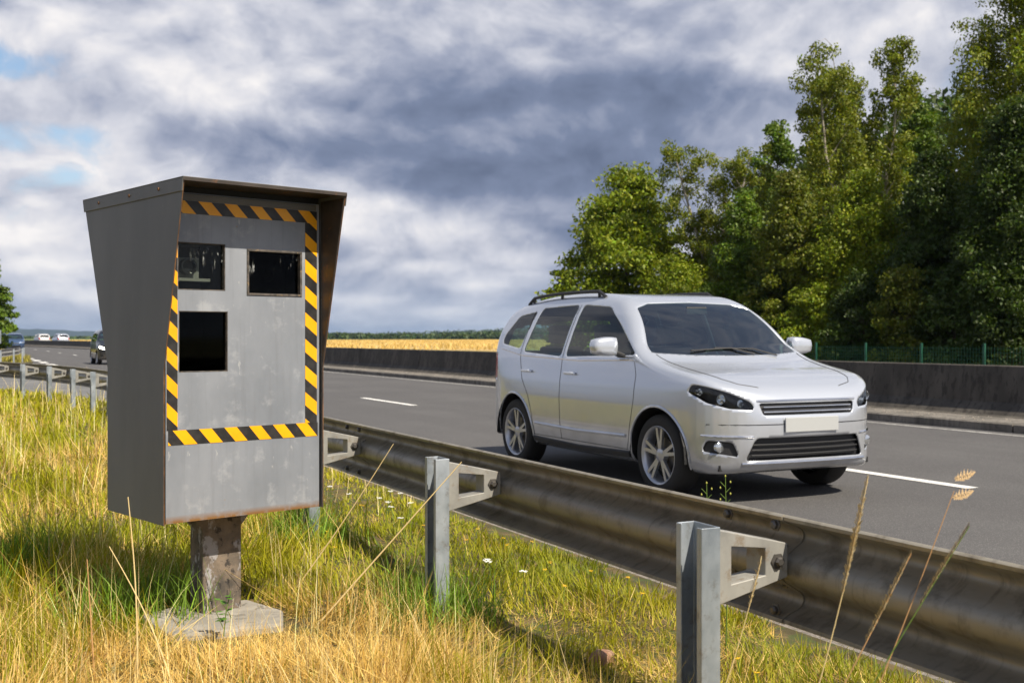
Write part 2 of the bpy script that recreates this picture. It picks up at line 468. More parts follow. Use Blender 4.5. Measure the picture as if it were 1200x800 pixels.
M['leaf'] = leafmat('leaves', .24)
M['blade'] = leafmat('grass_blades', .22, .6)
M['bark_birch'] = mat('birch_bark', rough=.8, fn=worn((.42, .38, .31), (.30, .25, .19), 6, spots=((.06, .05, .04), 9, .56, .9), sc=(1, 1, 3)))
M['bark'] = mat('brown_bark', rough=.9, fn=worn((.075, .055, .035), (.13, .10, .07), 8, bumpy=.6))
M['fence_green'] = mat('green_coated_steel', (.012, .085, .05), .5)


# ------------------------------------------------------------------ layout functions
CT, ST = math.cos(R(YAW)), math.sin(R(YAW))


def at(px, Z):                      # where a pixel column meets a depth (used to read positions off the photograph)
    xc = (px - 600) / F_PX * Z
    return (xc * CT + Z * ST, -xc * ST + Z * CT)


def hz_(py, Z): return CAM_H - (py - 395) * Z / F_PX


def off(y):                         # the motorway bends away to the left far off
    y = np.asarray(y, dtype=float)
    a = np.clip(y - 110, 0, 170)
    return -(a ** 2) / 760 - np.clip(y - 280, 0, None) * 0.447


def rail_path(y):                   # the near guardrail leaves the motorway with the slip road
    y = np.asarray(y, dtype=float)
    a = np.clip(y - 16.5, 0, 10)
    return -(a ** 2) / 62 - np.clip(y - 26.5, 0, None) * 0.3226


_ng = rng.random((64, 64))


def vnoise(x, y, s=1.0, ox=0.0):
    x = np.asarray(x) / s + 31.7 + ox; y = np.asarray(y) / s + 17.3 + ox * 1.7
    xi = np.floor(x).astype(int); yi = np.floor(y).astype(int); fx = x - xi; fy = y - yi
    fx = fx * fx * (3 - 2 * fx); fy = fy * fy * (3 - 2 * fy)
    a = _ng[xi % 64, yi % 64]; b = _ng[(xi + 1) % 64, yi % 64]; c = _ng[xi % 64, (yi + 1) % 64]; d = _ng[(xi + 1) % 64, (yi + 1) % 64]
    return (a * (1 - fx) + b * fx) * (1 - fy) + (c * (1 - fx) + d * fx) * fy


def gz(x, y):                       # verge height
    e = np.clip((3.20 + rail_path(y) - np.asarray(x)) / 0.45, 0, 1)
    return 0.015 + e * (0.105 + 0.05 * (vnoise(x, y, .9) - .5) + 0.02 * (vnoise(x, y, .3) - .5)) + 0.05 * np.clip(-np.asarray(x) - 0.5, 0, 3)


def sheet(name, xs, ys, fn, m, kind='structure', warpx=None, smooth=True):
    X, Y = np.meshgrid(xs, ys); X = X.astype(float)
    if warpx is not None: X = X + warpx(Y)
    V = np.stack([X, Y, fn(X, Y)], -1).reshape(-1, 3); nx = len(xs)
    i = np.arange((len(ys) - 1) * nx).reshape(len(ys) - 1, nx)[:, :-1].ravel()
    o = npmesh(name, V, np.stack([i, i + 1, i + nx + 1, i + nx], -1), m, smooth=smooth)
    return tag(o, kind=kind)


flat = lambda z: (lambda X, Y: np.full(X.shape, z))

# ------------------------------------------------------------------ ground, roads, fields
sheet('ground', np.linspace(-4000, 6000, 30), np.linspace(-1500, 8000, 30), flat(-0.06), M['farsoil'])
sheet('verge', np.concatenate([np.linspace(-12, -2, 12), np.linspace(-1.8, 3.3, 66)]), np.concatenate([np.linspace(-6, 1, 10), np.arange(1.2, 30, .12), np.arange(30, 80, 2.)]), gz, M['soil'], warpx=rail_path)
sheet('shoulder_gravel', np.linspace(3.05, 3.75, 6), np.arange(-40, 80, 1.), lambda X, Y: .012 + 0 * X, M['gravel'], warpx=rail_path)
sheet('motorway', np.array([3.6, 5, 8, 13.2]), np.arange(-60, 420, 5.), flat(0.0), M['asphalt'], warpx=off)
sheet('opposite_carriageway', np.array([14.2, 18, 23.4]), np.arange(-60, 420, 5.), flat(0.0), M['asphalt'], warpx=off)
sheet('slip_road', np.linspace(0, 1, 6), np.arange(14, 66, 1.), flat(-0.004), M['ramp_asphalt'])
o = bpy.data.objects['slip_road']                      # between the near rail and the motorway
V = np.array([v.co[:] for v in o.data.vertices]); lo = 3.55 + rail_path(V[:, 1]); V[:, 0] = lo + V[:, 0] * (3.62 - lo)
o.data.vertices.foreach_set('co', V.astype(np.float32).ravel())
sheet('far_verge', np.linspace(23.2, 27.5, 8), np.arange(-20, 200, 2.), lambda X, Y: .02 + .02 * vnoise(X, Y, 1.5), M['soil'], warpx=off)
sheet('wheat_field', np.linspace(27, 520, 60), np.linspace(60, 470, 60), lambda X, Y: .0 + .25 * (vnoise(X, Y, 60) - .3), M['field'])
sheet('green_field', np.linspace(-120, 900, 40), np.linspace(480, 1400, 30), lambda X, Y: .0 * X, M['greenfield'])

# island of grass between slip road and motorway
m_ = MB(); pts = [(1.2, 47.5), (2.6, 56), (3.5, 60), (3.75, 66), (3.7, 110), (2.0, 140), (-14, 140), (-14, 47.5)]
m_.prism([(x, y, -.02) for x, y in pts], (0, 0, .12)); tag(m_.build('traffic_island', M['soil'], bevel=.02), kind='structure')

# road markings
def strip(mb, x, y0, y1, w, z=0.004, n=2):
    ys = np.linspace(y0, y1, n + 1)
    xs = x + off(ys)
    for i in range(n):
        mb.add([(xs[i] - w / 2, ys[i], z), (xs[i] + w / 2, ys[i], z), (xs[i + 1] + w / 2, ys[i + 1], z), (xs[i + 1] - w / 2, ys[i + 1], z)], [(0, 1, 2, 3)])


PX = (lambda px, py: at(px, F_PX * CAM_H / (py - 395)))
yA = PX(487, 475)[1]                # near end of the dash beyond the rail
m_ = MB()
for k in range(-2, 22):
    y0 = yA + (k) * 13.0
    strip(m_, 7.84, y0, y0 + 3.0, .15)
tag(m_.build('lane_marking', M['line']), kind='structure')
m_ = MB(); strip(m_, 12.52, -40, 400, .11, n=80); strip(m_, 4.12, -40, 34, .2, n=6)
tag(m_.build('edge_line', M['line_old']), kind='structure')
m_ = MB()
for k in range(9): strip(m_, 4.12, 44 + k * 5.5, 47.2 + k * 5.5, .38)
tag(m_.build('slip_road_marking', M['line']), kind='structure')
m_ = MB()
for xx in (14.9, 22.3): strip(m_, xx, -40, 400, .16, n=80)
tag(m_.build('far_edge_line', M['line']), kind='structure')

# ------------------------------------------------------------------ concrete median barrier
root = empty('concrete_barrier', (13.9, 0, 0))
tag(root, 'long dark stained concrete barrier with a kerb foot between the two carriageways', 'barrier')
prof = [(12.88, 0), (12.88, .10), (12.90, .125), (13.74, .135), (13.96, .33), (14.03, .86), (14.05, .875), (14.21, .875), (14.23, .86), (14.30, .33), (14.5, .1), (14.5, 0)]
y0 = -20.0; seg = 0
kerb = [(12.88, -.02), (12.88, .105), (12.905, .125), (13.66, .135), (13.66, -.02)]
wallp = [(13.664, -.02), (13.664, .137), (13.80, .15), (13.96, .33), (14.03, .862), (14.045, .875), (14.21, .875), (14.225, .862), (14.30, .33), (14.5, .1), (14.5, -.02)]
while y0 < 330:
    L = 6.1 if y0 < 60 else 24.4
    n = 2 if y0 < 60 else 6
    for nm, pr in (('kerb', kerb), ('wall', wallp)):
        ys = np.linspace(y0 + .012, y0 + L - .012, n + 1); k = len(pr); vs = []; fs = []
        jx = random.uniform(-.008, .008)
        for y in ys:
            for (x, z) in pr: vs.append((x + jx + float(off(y)) - 13.9, y, z))
        for i in range(n):
            for j in range(k): fs.append((i * k + j, i * k + (j + 1) % k, (i + 1) * k + (j + 1) % k, (i + 1) * k + j))
        fs += [tuple(range(k)), tuple(range(n * k, n * k + k))]
        MB().add(vs, fs).build(nm, M['concrete'] if nm == 'kerb' else M['wall'], root)
    y0 += L; seg += 1
_pts = [(random.uniform(12.95, 13.7), random.uniform(6, 40)) for _ in range(700)]
m_ = MB()
for (x, y) in _pts:
    r_ = random.uniform(.006, .022); z = .13
    m_.add([(x - r_, y, z), (x, y - r_, z), (x + r_, y, z), (x, y + r_, z), (x, y, z + r_)], [(0, 1, 4), (1, 2, 4), (2, 3, 4), (3, 0, 4)])
tag(m_.build('kerb_gravel', M['gravel']), 'small stones lying along the ledge of the concrete barrier', 'gravel', kind='stuff')

# ------------------------------------------------------------------ guardrails
BX = 2.12                                  # plane of the beam
BZ0, BZ1 = 0.475, 0.790


def wprof():
    c = (BZ0 + BZ1) / 2
    pts = [(.014, .157), (.004, .152), (.006, .142), (.030, .131), (.062, .120), (.078, .110), (.085, .097), (.084, .084), (.074, .072), (.042, .053), (.016, .037), (.004, .024), (0, .010), (0, .0)]
    up = [(a, c + b) for a, b in pts]; dn = [(a, c - b) for a, b in pts[:-1]][::-1]
    return up + dn


def beam(root, path, ys, ox, nm='beam', m=None, lap=0.0):
    pr = wprof(); th = .004; vs = []; fs = []
    x0 = root.location.x; n = len(pr)
    for y in ys:
        x = BX + float(path(y)) + ox - x0
        for (a, z) in pr: vs.append((x + a + lap, y - root.location.y, z))
        for (a, z) in pr[::-1]: vs.append((x + a + th + lap, y - root.location.y, z))
    k = 2 * n
    for i in range(len(ys) - 1):
        for j in range(k): fs.append((i * k + j, i * k + (j + 1) % k, (i + 1) * k + (j + 1) % k, (i + 1) * k + j))
    fs += [tuple(range(k)), tuple(range((len(ys) - 1) * k, len(ys) * k))]
    MB().add(vs, fs).build(nm, m or M['beam'], root, smooth=True)


def c_post(root, x, y, z0, top=.775, ax=0.0, nm='post'):
    """C section, open side away from the road"""
    t = .005; a, b, lip = .0625, .120, .024
    o_ = [(-a, b / 2 - lip), (-a, b / 2), (0, b / 2), (0, -b / 2), (-a, -b / 2), (-a, -b / 2 + lip)]
    i_ = [(-a + t, -b / 2 + lip), (-a + t, -b / 2 + t), (-t, -b / 2 + t), (-t, b / 2 - t), (-a + t, b / 2 - t), (-a + t, b / 2 - lip)]
    ca, sa = math.cos(ax), math.sin(ax)
    pts = [(x + p * ca - q * sa, y + p * sa + q * ca, z0) for p, q in o_ + i_]
    n = len(pts); v2 = [(p[0], p[1], top) for p in pts]; fs = [(i, (i + 1) % n, n + (i + 1) % n, n + i) for i in range(n)]
    for i in range(5): fs.append((n + i, n + i + 1, n + 10 - i, n + 11 - i)); fs.append((i + 1, i, 11 - i, 10 - i))
    return MB().add(pts + v2, fs).build(nm, M['galv'], root, bevel=.0015, seg=1)


def bracket(root, x0, x1, y, nm='bracket', tilt=0.0):
    """strap bent into a tapering ring between post (x0) and beam (x1)"""
    c = (BZ0 + BZ1) / 2 + .035; hw = .043; t = .007
    O = [(x0, c - .105), (x0, c + .105), (x1, c + .048), (x1, c - .048)]
    I = [(x0 + .050, c - .050), (x0 + .050, c + .054), (x1 - .080, c + .040), (x1 - .080, c - .036)]
    vs = []
    for yy in (y - hw, y + hw):
        for (x, z) in O + I: vs.append((x, yy, z))
    fs = []
    for i in range(4):
        j = (i + 1) % 4
        fs += [(i, j, j + 8, i + 8), (4 + i, 12 + i, 12 + j, 4 + j)]
        fs += [(i, 4 + i, 4 + j, j)] if i == 0 else [(i, 4 + i, 4 + j, j)]
        fs += [(8 + i, 8 + j, 12 + j, 12 + i)]
    m = MB(); m.add(vs, fs)
    bb = m.build(nm, M['galv_old'], root, bevel=.002, seg=1)
    q = MB(); q.lathe([(0, -.016), (.010, -.016), (.014, -.011), (.014, -.004), (.024, -.003), (.024, 0)], 6, 'y', (x1 - .038, y - hw - .0005, c)); q.build('bolt', M['bolt'], bb)
    return bb


def bolts(root, x, y, rows=4):
    c = (BZ0 + BZ1) / 2
    for dy in ((-.11, .11) if rows > 1 else (0,)):
        for dz_, a in ((.124, .018), (.045, .052), (-.045, .052), (-.124, .018))[:rows]:
            m = MB(); m.lathe([(0, -.017), (.009, -.017), (.0135, -.012), (.0135, -.004), (.021, -.003), (.021, .0)], 6, 'x', (x + a, y + dy, c + dz_))
            m.build('bolt', M['bolt'], root)


yP = at(815, F_PX * .53 / 225)[1]           # near post
gr = empty('guardrail', (BX, yP, 0))
tag(gr, 'weathered grey steel guardrail on channel posts beside the speed camera cabinet', 'guardrail')
PXo = BX - .250
SPC = 1.86                              # road side of the post
ends = [yP - 6 + .2] + [yP + .14 + 2 * SPC * k for k in range(0, 12)]
ends[0] = yP - 2 * SPC + .14
segs = [(-6.0, ends[0])] + list(zip(ends[:-1], ends[1:]))
for i, (a, b) in enumerate(segs):
    ys = np.arange(a - .15, b + .151, .5 if a > 12 else 1.0); ys = np.append(ys, b + .15)
    lapx = 0.0
    beam(gr, rail_path, ys, 0.0, lap=(.005 if i % 2 else 0.0))
    if 2 < b < 22 : bolts(gr, 0.0, b - gr.location.y)
for k in range(-2, 22):
    y = yP + SPC * k; a = math.atan(float(rail_path(y + .1) - rail_path(y - .1)) / .2)
    ox = float(rail_path(y))
    gzv = float(gz(PXo + ox, y))
    c_post(gr, PXo + ox - BX, y - yP, gzv - .15, top=.782 + random.uniform(-.008, .008), ax=-a)
    bracket(gr, PXo + ox - BX + .001, ox - .001, y - yP)
    None

gr2 = empty('guardrail', (2.9, 61, 0))
tag(gr2, 'pale far guardrail closing the grass island in front of the roadside tree', 'guardrail')
P2 = [(3.0, 61.5), (2.75, 58), (2.2, 54), (1.5, 49), (.7, 44), (-1.0, 36)]
vs = []; fs = []; pr = wprof(); n = len(pr)
for (x, y) in P2:
    for (a, z) in pr: vs.append((x - 2.9 - a, y - 61, z))
    for (a, z) in pr[::-1]: vs.append((x - 2.9 - a + .004, y - 61, z))
for i in range(len(P2) - 1):
    for j in range(2 * n): fs.append((i * 2 * n + j, i * 2 * n + (j + 1) % (2 * n), (i + 1) * 2 * n + (j + 1) % (2 * n), (i + 1) * 2 * n + j))
MB().add(vs, fs).build('beam', M['galv_old'], gr2, smooth=True)
for (x, y) in P2: c_post(gr2, x - 2.9 + .2, y - 61, -.1)

# ------------------------------------------------------------------ speed camera cabinet
cb = empty('speed_camera', (0.737, 4.495, 0), R(15.2))
tag(cb, 'grey roadside speed camera cabinet with black and yellow striped border on a peeling post', 'speed camera')
CW, CD, ZB, ZT, ZF, SF, SR = .700, .539, .570, 1.9035, 1.173, .1876, .2611
t = .004


def side_poly(x): return [(x, -.012, ZB - .004), (x, -.012, ZF), (x, -SF, ZT - .002), (x, CD + SR, ZT - .002), (x, CD, ZF), (x, CD, ZB - .004)]


for xx in (-.012, CW + .008):
    m = MB(); m.prism(side_poly(xx), (t, 0, 0)); sidep = m.build('side_panel', M['cabside'], cb, bevel=.001, seg=1)
    e = MB(); P = side_poly(xx)                     # rusty cut edges along the front
    for a_, b_ in ((P[0], P[1]), (P[1], P[2])):
        A = Vector(a_); B = Vector(b_); A.y -= .0015; B.y -= .0015
        e.prism([(xx + .0005, A.y, A.z), (xx + t - .0005, A.y, A.z), (xx + t - .0005, A.y + .002, A.z), (xx + .0005, A.y + .002, A.z)], (0, B.y - A.y, B.z - A.z))
    e.build('edge', M['rust'], sidep)
m = MB(); m.prism([(-.004, CD - .001, ZB), (-.004, CD - .001, ZF), (-.004, CD + SR - .004, ZT - .006), (-.004, CD + SR - .010, ZT - .006), (-.004, CD - .007, ZF), (-.004, CD - .007, ZB)], (CW + .008, 0, 0))
m.build('back_panel', M['cabside'], cb)
m = MB(); m.box(0, CW, .010, CD - .01, ZB - .002, ZB + .004); m.build('bottom_plate', M['rust'], cb)
# roof hood with folded lips
m = MB(); x0, x1 = -.017, CW + .017; yf, yb = -SF - .004, CD + SR + .004
m.box(x0, x1, yf, yb, ZT, ZT + .004)
LIP = .052
def lip_poly(x): return [(x, yf, ZT - .0005), (x, yb, ZT - .0005), (x, yb - .015, ZT - LIP), (x, yf + .010, ZT - LIP)]
m.prism(lip_poly(x0), (.004, 0, 0)); m.prism(lip_poly(x1 - .004), (.004, 0, 0))
hood = m.build('hood', M['cabside'], cb, bevel=.0015, seg=1)
m = MB(); m.box(x0 + .002, x1 - .002, yf - .001, yf + .003, ZT - .012, ZT + .0025); m.build('hood_lip', M['hoodin'], hood, bevel=.001)
for yy in (.02, .30, .62):
    m = MB(); m.lathe([(0, -.004), (.006, -.004), (.007, 0)], 8, 'x', (x0, yy, ZT - .026)); m.build('rivet', M['rust'], hood)
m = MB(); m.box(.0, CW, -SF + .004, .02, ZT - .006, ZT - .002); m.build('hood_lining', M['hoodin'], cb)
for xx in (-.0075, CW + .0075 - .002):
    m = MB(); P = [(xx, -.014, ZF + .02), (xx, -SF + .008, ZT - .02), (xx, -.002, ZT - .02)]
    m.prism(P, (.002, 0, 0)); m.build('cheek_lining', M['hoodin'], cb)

# front panel with three window openings
wins = [(.052, .256, 1.487, 1.676), (.352, .612, 1.472, 1.664), (.056, .267, 1.161, 1.404)]
xs = sorted({0.002, CW - .002} | {a for w in wins for a in w[:2]}); zs = sorted({ZB, 1.872} | {a for w in wins for a in w[2:]})
bmv = {}; V = []; Fa = []
def vid(x, y, z):
    k = (round(x, 4), round(y, 4), round(z, 4))
    if k not in bmv: bmv[k] = len(V); V.append(k)
    return bmv[k]
for i in range(len(xs) - 1):
    for j in range(len(zs) - 1):
        cx, cz = (xs[i] + xs[i + 1]) / 2, (zs[j] + zs[j + 1]) / 2
        if any(w[0] < cx < w[1] and w[2] < cz < w[3] for w in wins): continue
        for yy in (0.0, .003):
            Fa.append((vid(xs[i], yy, zs[j]), vid(xs[i + 1], yy, zs[j]), vid(xs[i + 1], yy, zs[j + 1]), vid(xs[i], yy, zs[j + 1])))
for (a, b, c_, d) in wins:
    for (p, q) in (((a, c_), (b, c_)), ((b, c_), (b, d)), ((b, d), (a, d)), ((a, d), (a, c_))):
        Fa.append((vid(p[0], 0, p[1]), vid(q[0], 0, q[1]), vid(q[0], .003, q[1]), vid(p[0], .003, p[1])))
m = MB(); m.add(V, Fa); m.build('front_panel', M['cab'], cb)
m = MB(); m.box(.0, CW, .012, .04, 1.84, ZT - .001); m.build('top_closure', M['black'], cb)
m = MB(); m.box(.02, CW - .02, -.007, -.0005, 1.842, 1.868); m.build('top_flange', M['cabside'], cb, bevel=.002)
for wi, (a, b, c_, d) in enumerate(wins):
    fr = MB(); w_ = .010 if wi == 1 else .004; dp = .028
    for (p0, p1, q0, q1) in ((a, b, c_, c_ + w_), (a, b, d - w_, d), (a, a + w_, c_ + w_, d - w_), (b - w_, b, c_ + w_, d - w_)):
        fr.box(p0 + .0003, p1 - .0003, -.004 if wi == 1 else .0005, dp, q0 + .0003, q1 - .0003)
    f_ = fr.build('window', M['frame'], cb, bevel=.001, seg=1)
    gl = MB(); gl.box(a + w_, b - w_, .016, .019, c_ + w_, d - w_); gl.build('pane', M['winglass'] if wi else M['clearglass'], f_)
    bx = MB(); a2, b2, c2, d2 = a - .0, b + .0, c_ - .0, d + .0
    bx.add([(a2, .0285, c2), (b2, .0285, c2), (b2, .0285, d2), (a2, .0285, d2), (a2, .22, c2), (b2, .22, c2), (b2, .22, d2), (a2, .22, d2)],
           [(4, 5, 6, 7), (0, 1, 5, 4), (1, 2, 6, 5), (2, 3, 7, 6), (3, 0, 4, 7)]); bx.build('window_box', M['black'], f_)
# camera apparatus behind the upper window
m = MB(); m.box(.06, .215, .05, .10, 1.525, 1.537); m.box(.075, .18, .08, .16, 1.537, 1.62)
m.build('instrument_shelf', mat('instrument_grey', (.34, .35, .35), .5), cb)
m = MB(); m.lathe([(.034, .0), (.034, -.03), (.028, -.03), (.024, -.01), (0, -.006)], 20, 'y', (.125, .08, 1.583)); m.build('lens', mat('lens_black', (.03, .03, .035), .15), cb, smooth=True)
m = MB(); m.lathe([(.028, .0), (.028, -.02), (.023, -.02), (.02, -.006), (0, -.003)], 18, 'y', (.50, .10, 1.56)); m.box(.40, .60, .12, .16, 1.49, 1.65)
m.build('flash_unit', mat('flash_grey', (.05, .05, .05), .3), cb)


def clip(poly, axis, val, keep_less):
    outp = []
    for i in range(len(poly)):
        p, q = poly[i], poly[(i + 1) % len(poly)]
        ip = (p[axis] <= val) == keep_less; iq = (q[axis] <= val) == keep_less
        if ip: outp.append(p)
        if ip != iq:
            t_ = (val - p[axis]) / (q[axis] - p[axis]); outp.append((p[0] + (q[0] - p[0]) * t_, p[1] + (q[1] - p[1]) * t_))
    return outp


def tape(name, a, b, c_, d, pitch, slope, phase, y=-.0012, horizontal=True):
    """striped tape on the front panel: black strip with yellow slanted bars"""
    m = MB(); m.cur = 0; m.box(a, b, y, -.0003, c_, d); m.cur = 1
    rngv = np.arange(-3, 40)
    for k in rngv:
        s = phase + k * pitch; hw = pitch / 2
        if horizontal: poly = [(a + s, d), (a + s + hw, d), (a + s + hw + slope * (d - c_), c_), (a + s + slope * (d - c_), c_)]
        else: poly = [(a, c_ + s), (a, c_ + s + hw), (b, c_ + s + hw - slope * (b - a)), (b, c_ + s - slope * (b - a))]
        for ax, val, kl in ((0, a, False), (0, b, True), (1, c_, False), (1, d, True)):
            if poly: poly = clip(poly, ax, val, kl)
        if len(poly) > 2: m.add([(p, y - .0006, q) for p, q in poly], [tuple(range(len(poly)))])
    return m.build(name, [M['tape_k'], M['tape_y']], cb)


tape('striped_tape', .012, .686, 1.789, 1.840, .1135, .95, .012)                       # top
tape('striped_tape', .012, .690, .876, .934, .1105, .85, .018)                         # bottom
tape('striped_tape', .628, .686, .9345, 1.7885, .1135, .78, .075, horizontal=False)      # right
tape('striped_tape', .006, .0505, .9345, 1.7885, .1105, .95, .055, horizontal=False)      # left
m = MB(); m.box(.233, .409, .15, .27, .12, ZB - .003); pole = m.build('pole', M['pole'], cb, bevel=.006)
m = MB()
for yy in (.152, .262):
    m.prism([(.180, yy, ZB - .004), (.462, yy, ZB - .004), (.412, yy, ZB - .062), (.230, yy, ZB - .062)], (0, .006, 0))
m.build('gusset', M['pole'], cb)
m = MB(); pts = [(-.05, -.07), (.10, -.17), (.43, -.25), (.56, -.02), (.54, .30), (.22, .42), (.0, .36), (-.03, .16)]
m.prism([(.26 + (x - .26) * .86, .06 + (y - .06) * .84, .05) for x, y in pts], (0, 0, .105))
slab = m.build('base_slab', M['slab'], cb, bevel=.012)

# ------------------------------------------------------------------ cars
def carpaint(name, col, flake=0.35, rough=.32):
    def fn(gg, b):
        co = objco(gg)
        n = gg.noise(co, 2.5, 4, .6); sp_ = gg.n('ShaderNodeSeparateXYZ'); t_ = gg.n('ShaderNodeTexCoord'); gg.L.new(t_.outputs['Object'], sp_.inputs[0])
        dirt = gg.m('MULTIPLY', gg.mr(sp_.outputs[2], .25, .75, .55, 0, True), gg.mr(n, .3, .7, .3, 1))
        c = gg.mix(dirt, col, (.12, .105, .085)); gg.L.new(c, b.inputs['Base Color'])
    return mat(name, col, rough, flake, fn=fn, coat=.8)


M['silver'] = carpaint('silver_car_paint', (.64, .67, .73), .55, .22)
M['blackpaint'] = carpaint('black_car_paint', (.012, .013, .016), .1, .3)
M['whitepaint'] = carpaint('white_car_paint', (.55, .55, .55), .0, .3)
M['bluepaint'] = carpaint('blue_car_paint', (.04, .08, .17), .2, .3)
M['trim'] = mat('black_plastic_trim', (.022, .022, .024), .55)
M['chrome'] = mat('chrome', (.75, .75, .76), .12, 1.0)
M['rubber'] = mat('tyre_rubber', (.022, .021, .020), .85)
M['alloy'] = mat('alloy_rim', (.48, .49, .52), .28, .75)
M['disc'] = mat('brake_disc', (.16, .15, .14), .4, .9)
M['reflector'] = mat('lamp_reflector', (.72, .74, .76), .12, .9)
M['red'] = mat('red_lamp', (.45, .01, .01), .15)
M['seat'] = mat('seat_fabric', (.12, .12, .125), .9)
M['dash'] = mat('dashboard_plastic', (.08, .08, .085), .6)
M['plate'] = mat('number_plate_white', (.42, .43, .43), .45)
M['lit'] = mat('lit_headlamp', (.9, .9, .85), .3)
_b = M['lit'].node_tree.nodes['Principled BSDF']; _b.inputs['Emission Color'].default_value = (1, .93, .8, 1); _b.inputs['Emission Strength'].default_value = 6


def cr(pts, n=5, closed=True):
    """Catmull-Rom through a closed 2D outline"""
    P_ = np.array(pts, float); N = len(P_); outp = []
    for i in range(N):
        p0, p1, p2, p3 = P_[i - 1], P_[i], P_[(i + 1) % N], P_[(i + 2) % N]
        for k in range(n):
            t = k / n
            outp.append(.5 * ((2 * p1) + (-p0 + p2) * t + (2 * p0 - 5 * p1 + 4 * p2 - p3) * t * t + (-p0 + 3 * p1 - 3 * p2 + p3) * t ** 3))
    return np.array(outp)


def sdpoly(poly, x, y):
    x = np.asarray(x, float); y = np.asarray(y, float); d = np.full(x.shape, 1e9); ins = np.zeros(x.shape, bool); n = len(poly)
    for i in range(n):
        ax_, ay = poly[i]; bx, by = poly[(i + 1) % n]; ex, ey = bx - ax_, by - ay
        wx, wy = x - ax_, y - ay; t = np.clip((wx * ex + wy * ey) / (ex * ex + ey * ey + 1e-12), 0, 1)
        d = np.minimum(d, (wx - ex * t) ** 2 + (wy - ey * t) ** 2)
        if by != ay:
            ins ^= ((ay > y) != (by > y)) & (x < (bx - ax_) * (y - ay) / (by - ay) + ax_)
    return np.where(ins, -1, 1) * np.sqrt(d)


SIDE = cr([(-1.95, .30), (-1.4, .235), (0, .215), (1.5, .22), (1.93, .235), (2.045, .33), (2.08, .50), (2.075, .66), (2.02, .79), (1.92, .885), (1.70, .965), (1.42, 1.025),
           (1.22, 1.085), (1.06, 1.19), (.80, 1.40), (.50, 1.57), (.20, 1.645), (-.35, 1.685), (-.95, 1.675), (-1.42, 1.62), (-1.70, 1.545), (-1.83, 1.40), (-1.92, 1.18), (-2.0, 1.0), (-2.06, .86), (-2.08, .62), (-2.05, .40)], 4)
PLAN = cr([(2.09, 0), (2.07, .32), (2.01, .56), (1.90, .73), (1.74, .835), (1.45, .893), (.9, .912), (0, .918), (-.9, .912), (-1.45, .885), (-1.78, .82), (-1.98, .70), (-2.06, .5), (-2.09, 0),
           (-2.06, -.5), (-1.98, -.70), (-1.78, -.82), (-1.45, -.885), (-.9, -.912), (0, -.918), (.9, -.912), (1.45, -.893), (1.74, -.835), (1.90, -.73), (2.01, -.56), (2.07, -.32)], 3)
_h = [(.16, .80), (.30, .865), (.50, .905), (.70, .920), (.86, .905), (.96, .885), (1.06, .868), (1.14, .845), (1.30, .785), (1.46, .715), (1.58, .645), (1.70, .56)]
SECT = np.array([(w, z) for z, w in _h] + [(-w, z) for z, w in _h[::-1]])


class Grid2:
    def __init__(s, poly, x0, x1, y0, y1, h=.012):
        s.x0, s.y0, s.h = x0, y0, h; s.nx, s.ny = int((x1 - x0) / h), int((y1 - y0) / h)
        X, Y = np.meshgrid(x0 + np.arange(s.nx + 1) * h, y0 + np.arange(s.ny + 1) * h, indexing='ij'); s.d = sdpoly(poly, X, Y)

    def __call__(s, x, y):
        u = np.clip((x - s.x0) / s.h, 0, s.nx - 1e-6); v = np.clip((y - s.y0) / s.h, 0, s.ny - 1e-6)
        i = u.astype(int); j = v.astype(int); u = u - i; v = v - j; d = s.d
        return (d[i, j] * (1 - u) + d[i + 1, j] * u) * (1 - v) + (d[i, j + 1] * (1 - u) + d[i + 1, j + 1] * u) * v


G_SIDE = Grid2(SIDE, -3, 3, -.2, 2.3); G_SECT = Grid2(SECT, -1.6, 1.6, -.2, 2.3); G_PLAN = Grid2(PLAN, -3, 3, -1.6, 1.6)


def smax(a, b, k):
    h = np.clip(.5 + .5 * (a - b) / k, 0, 1); return b + (a - b) * h + k * h * (1 - h)


def carF(l, w, z):
    up = np.clip((z - .95) / .25, 0, 1)
    l2 = np.where(l > 0, l + .16 * np.clip(l, 0, 1) * (w / .75) ** 2 * up, l - .07 * (w / .75) ** 2 * np.clip(-l, 0, 1))
    a = G_SIDE(l2, z); b = G_SECT(w, z); c = G_PLAN(l, w)
    return smax(smax(a, b, .085), c, .07)


def car_project(Q):
    """project points of the bounding box inwards on to the body surface"""
    A = Q.copy(); A[:, 0] = np.clip(Q[:, 0], -1.25, 1.15); A[:, 1] = 0; A[:, 2] = .68 + 0 * A[:, 2]
    A[:, 2] = np.where(np.abs(A[:, 0]) < 1.0, .80, .66)
    lo = np.zeros(len(Q)); hi = np.ones(len(Q)) * 1.35
    for _ in range(18):
        mid = (lo + hi) / 2; P_ = A + (Q - A) * mid[:, None]
        ins = carF(P_[:, 0], P_[:, 1], P_[:, 2]) < 0
        lo = np.where(ins, mid, lo); hi = np.where(ins, hi, mid)
    return A + (Q - A) * lo[:, None]


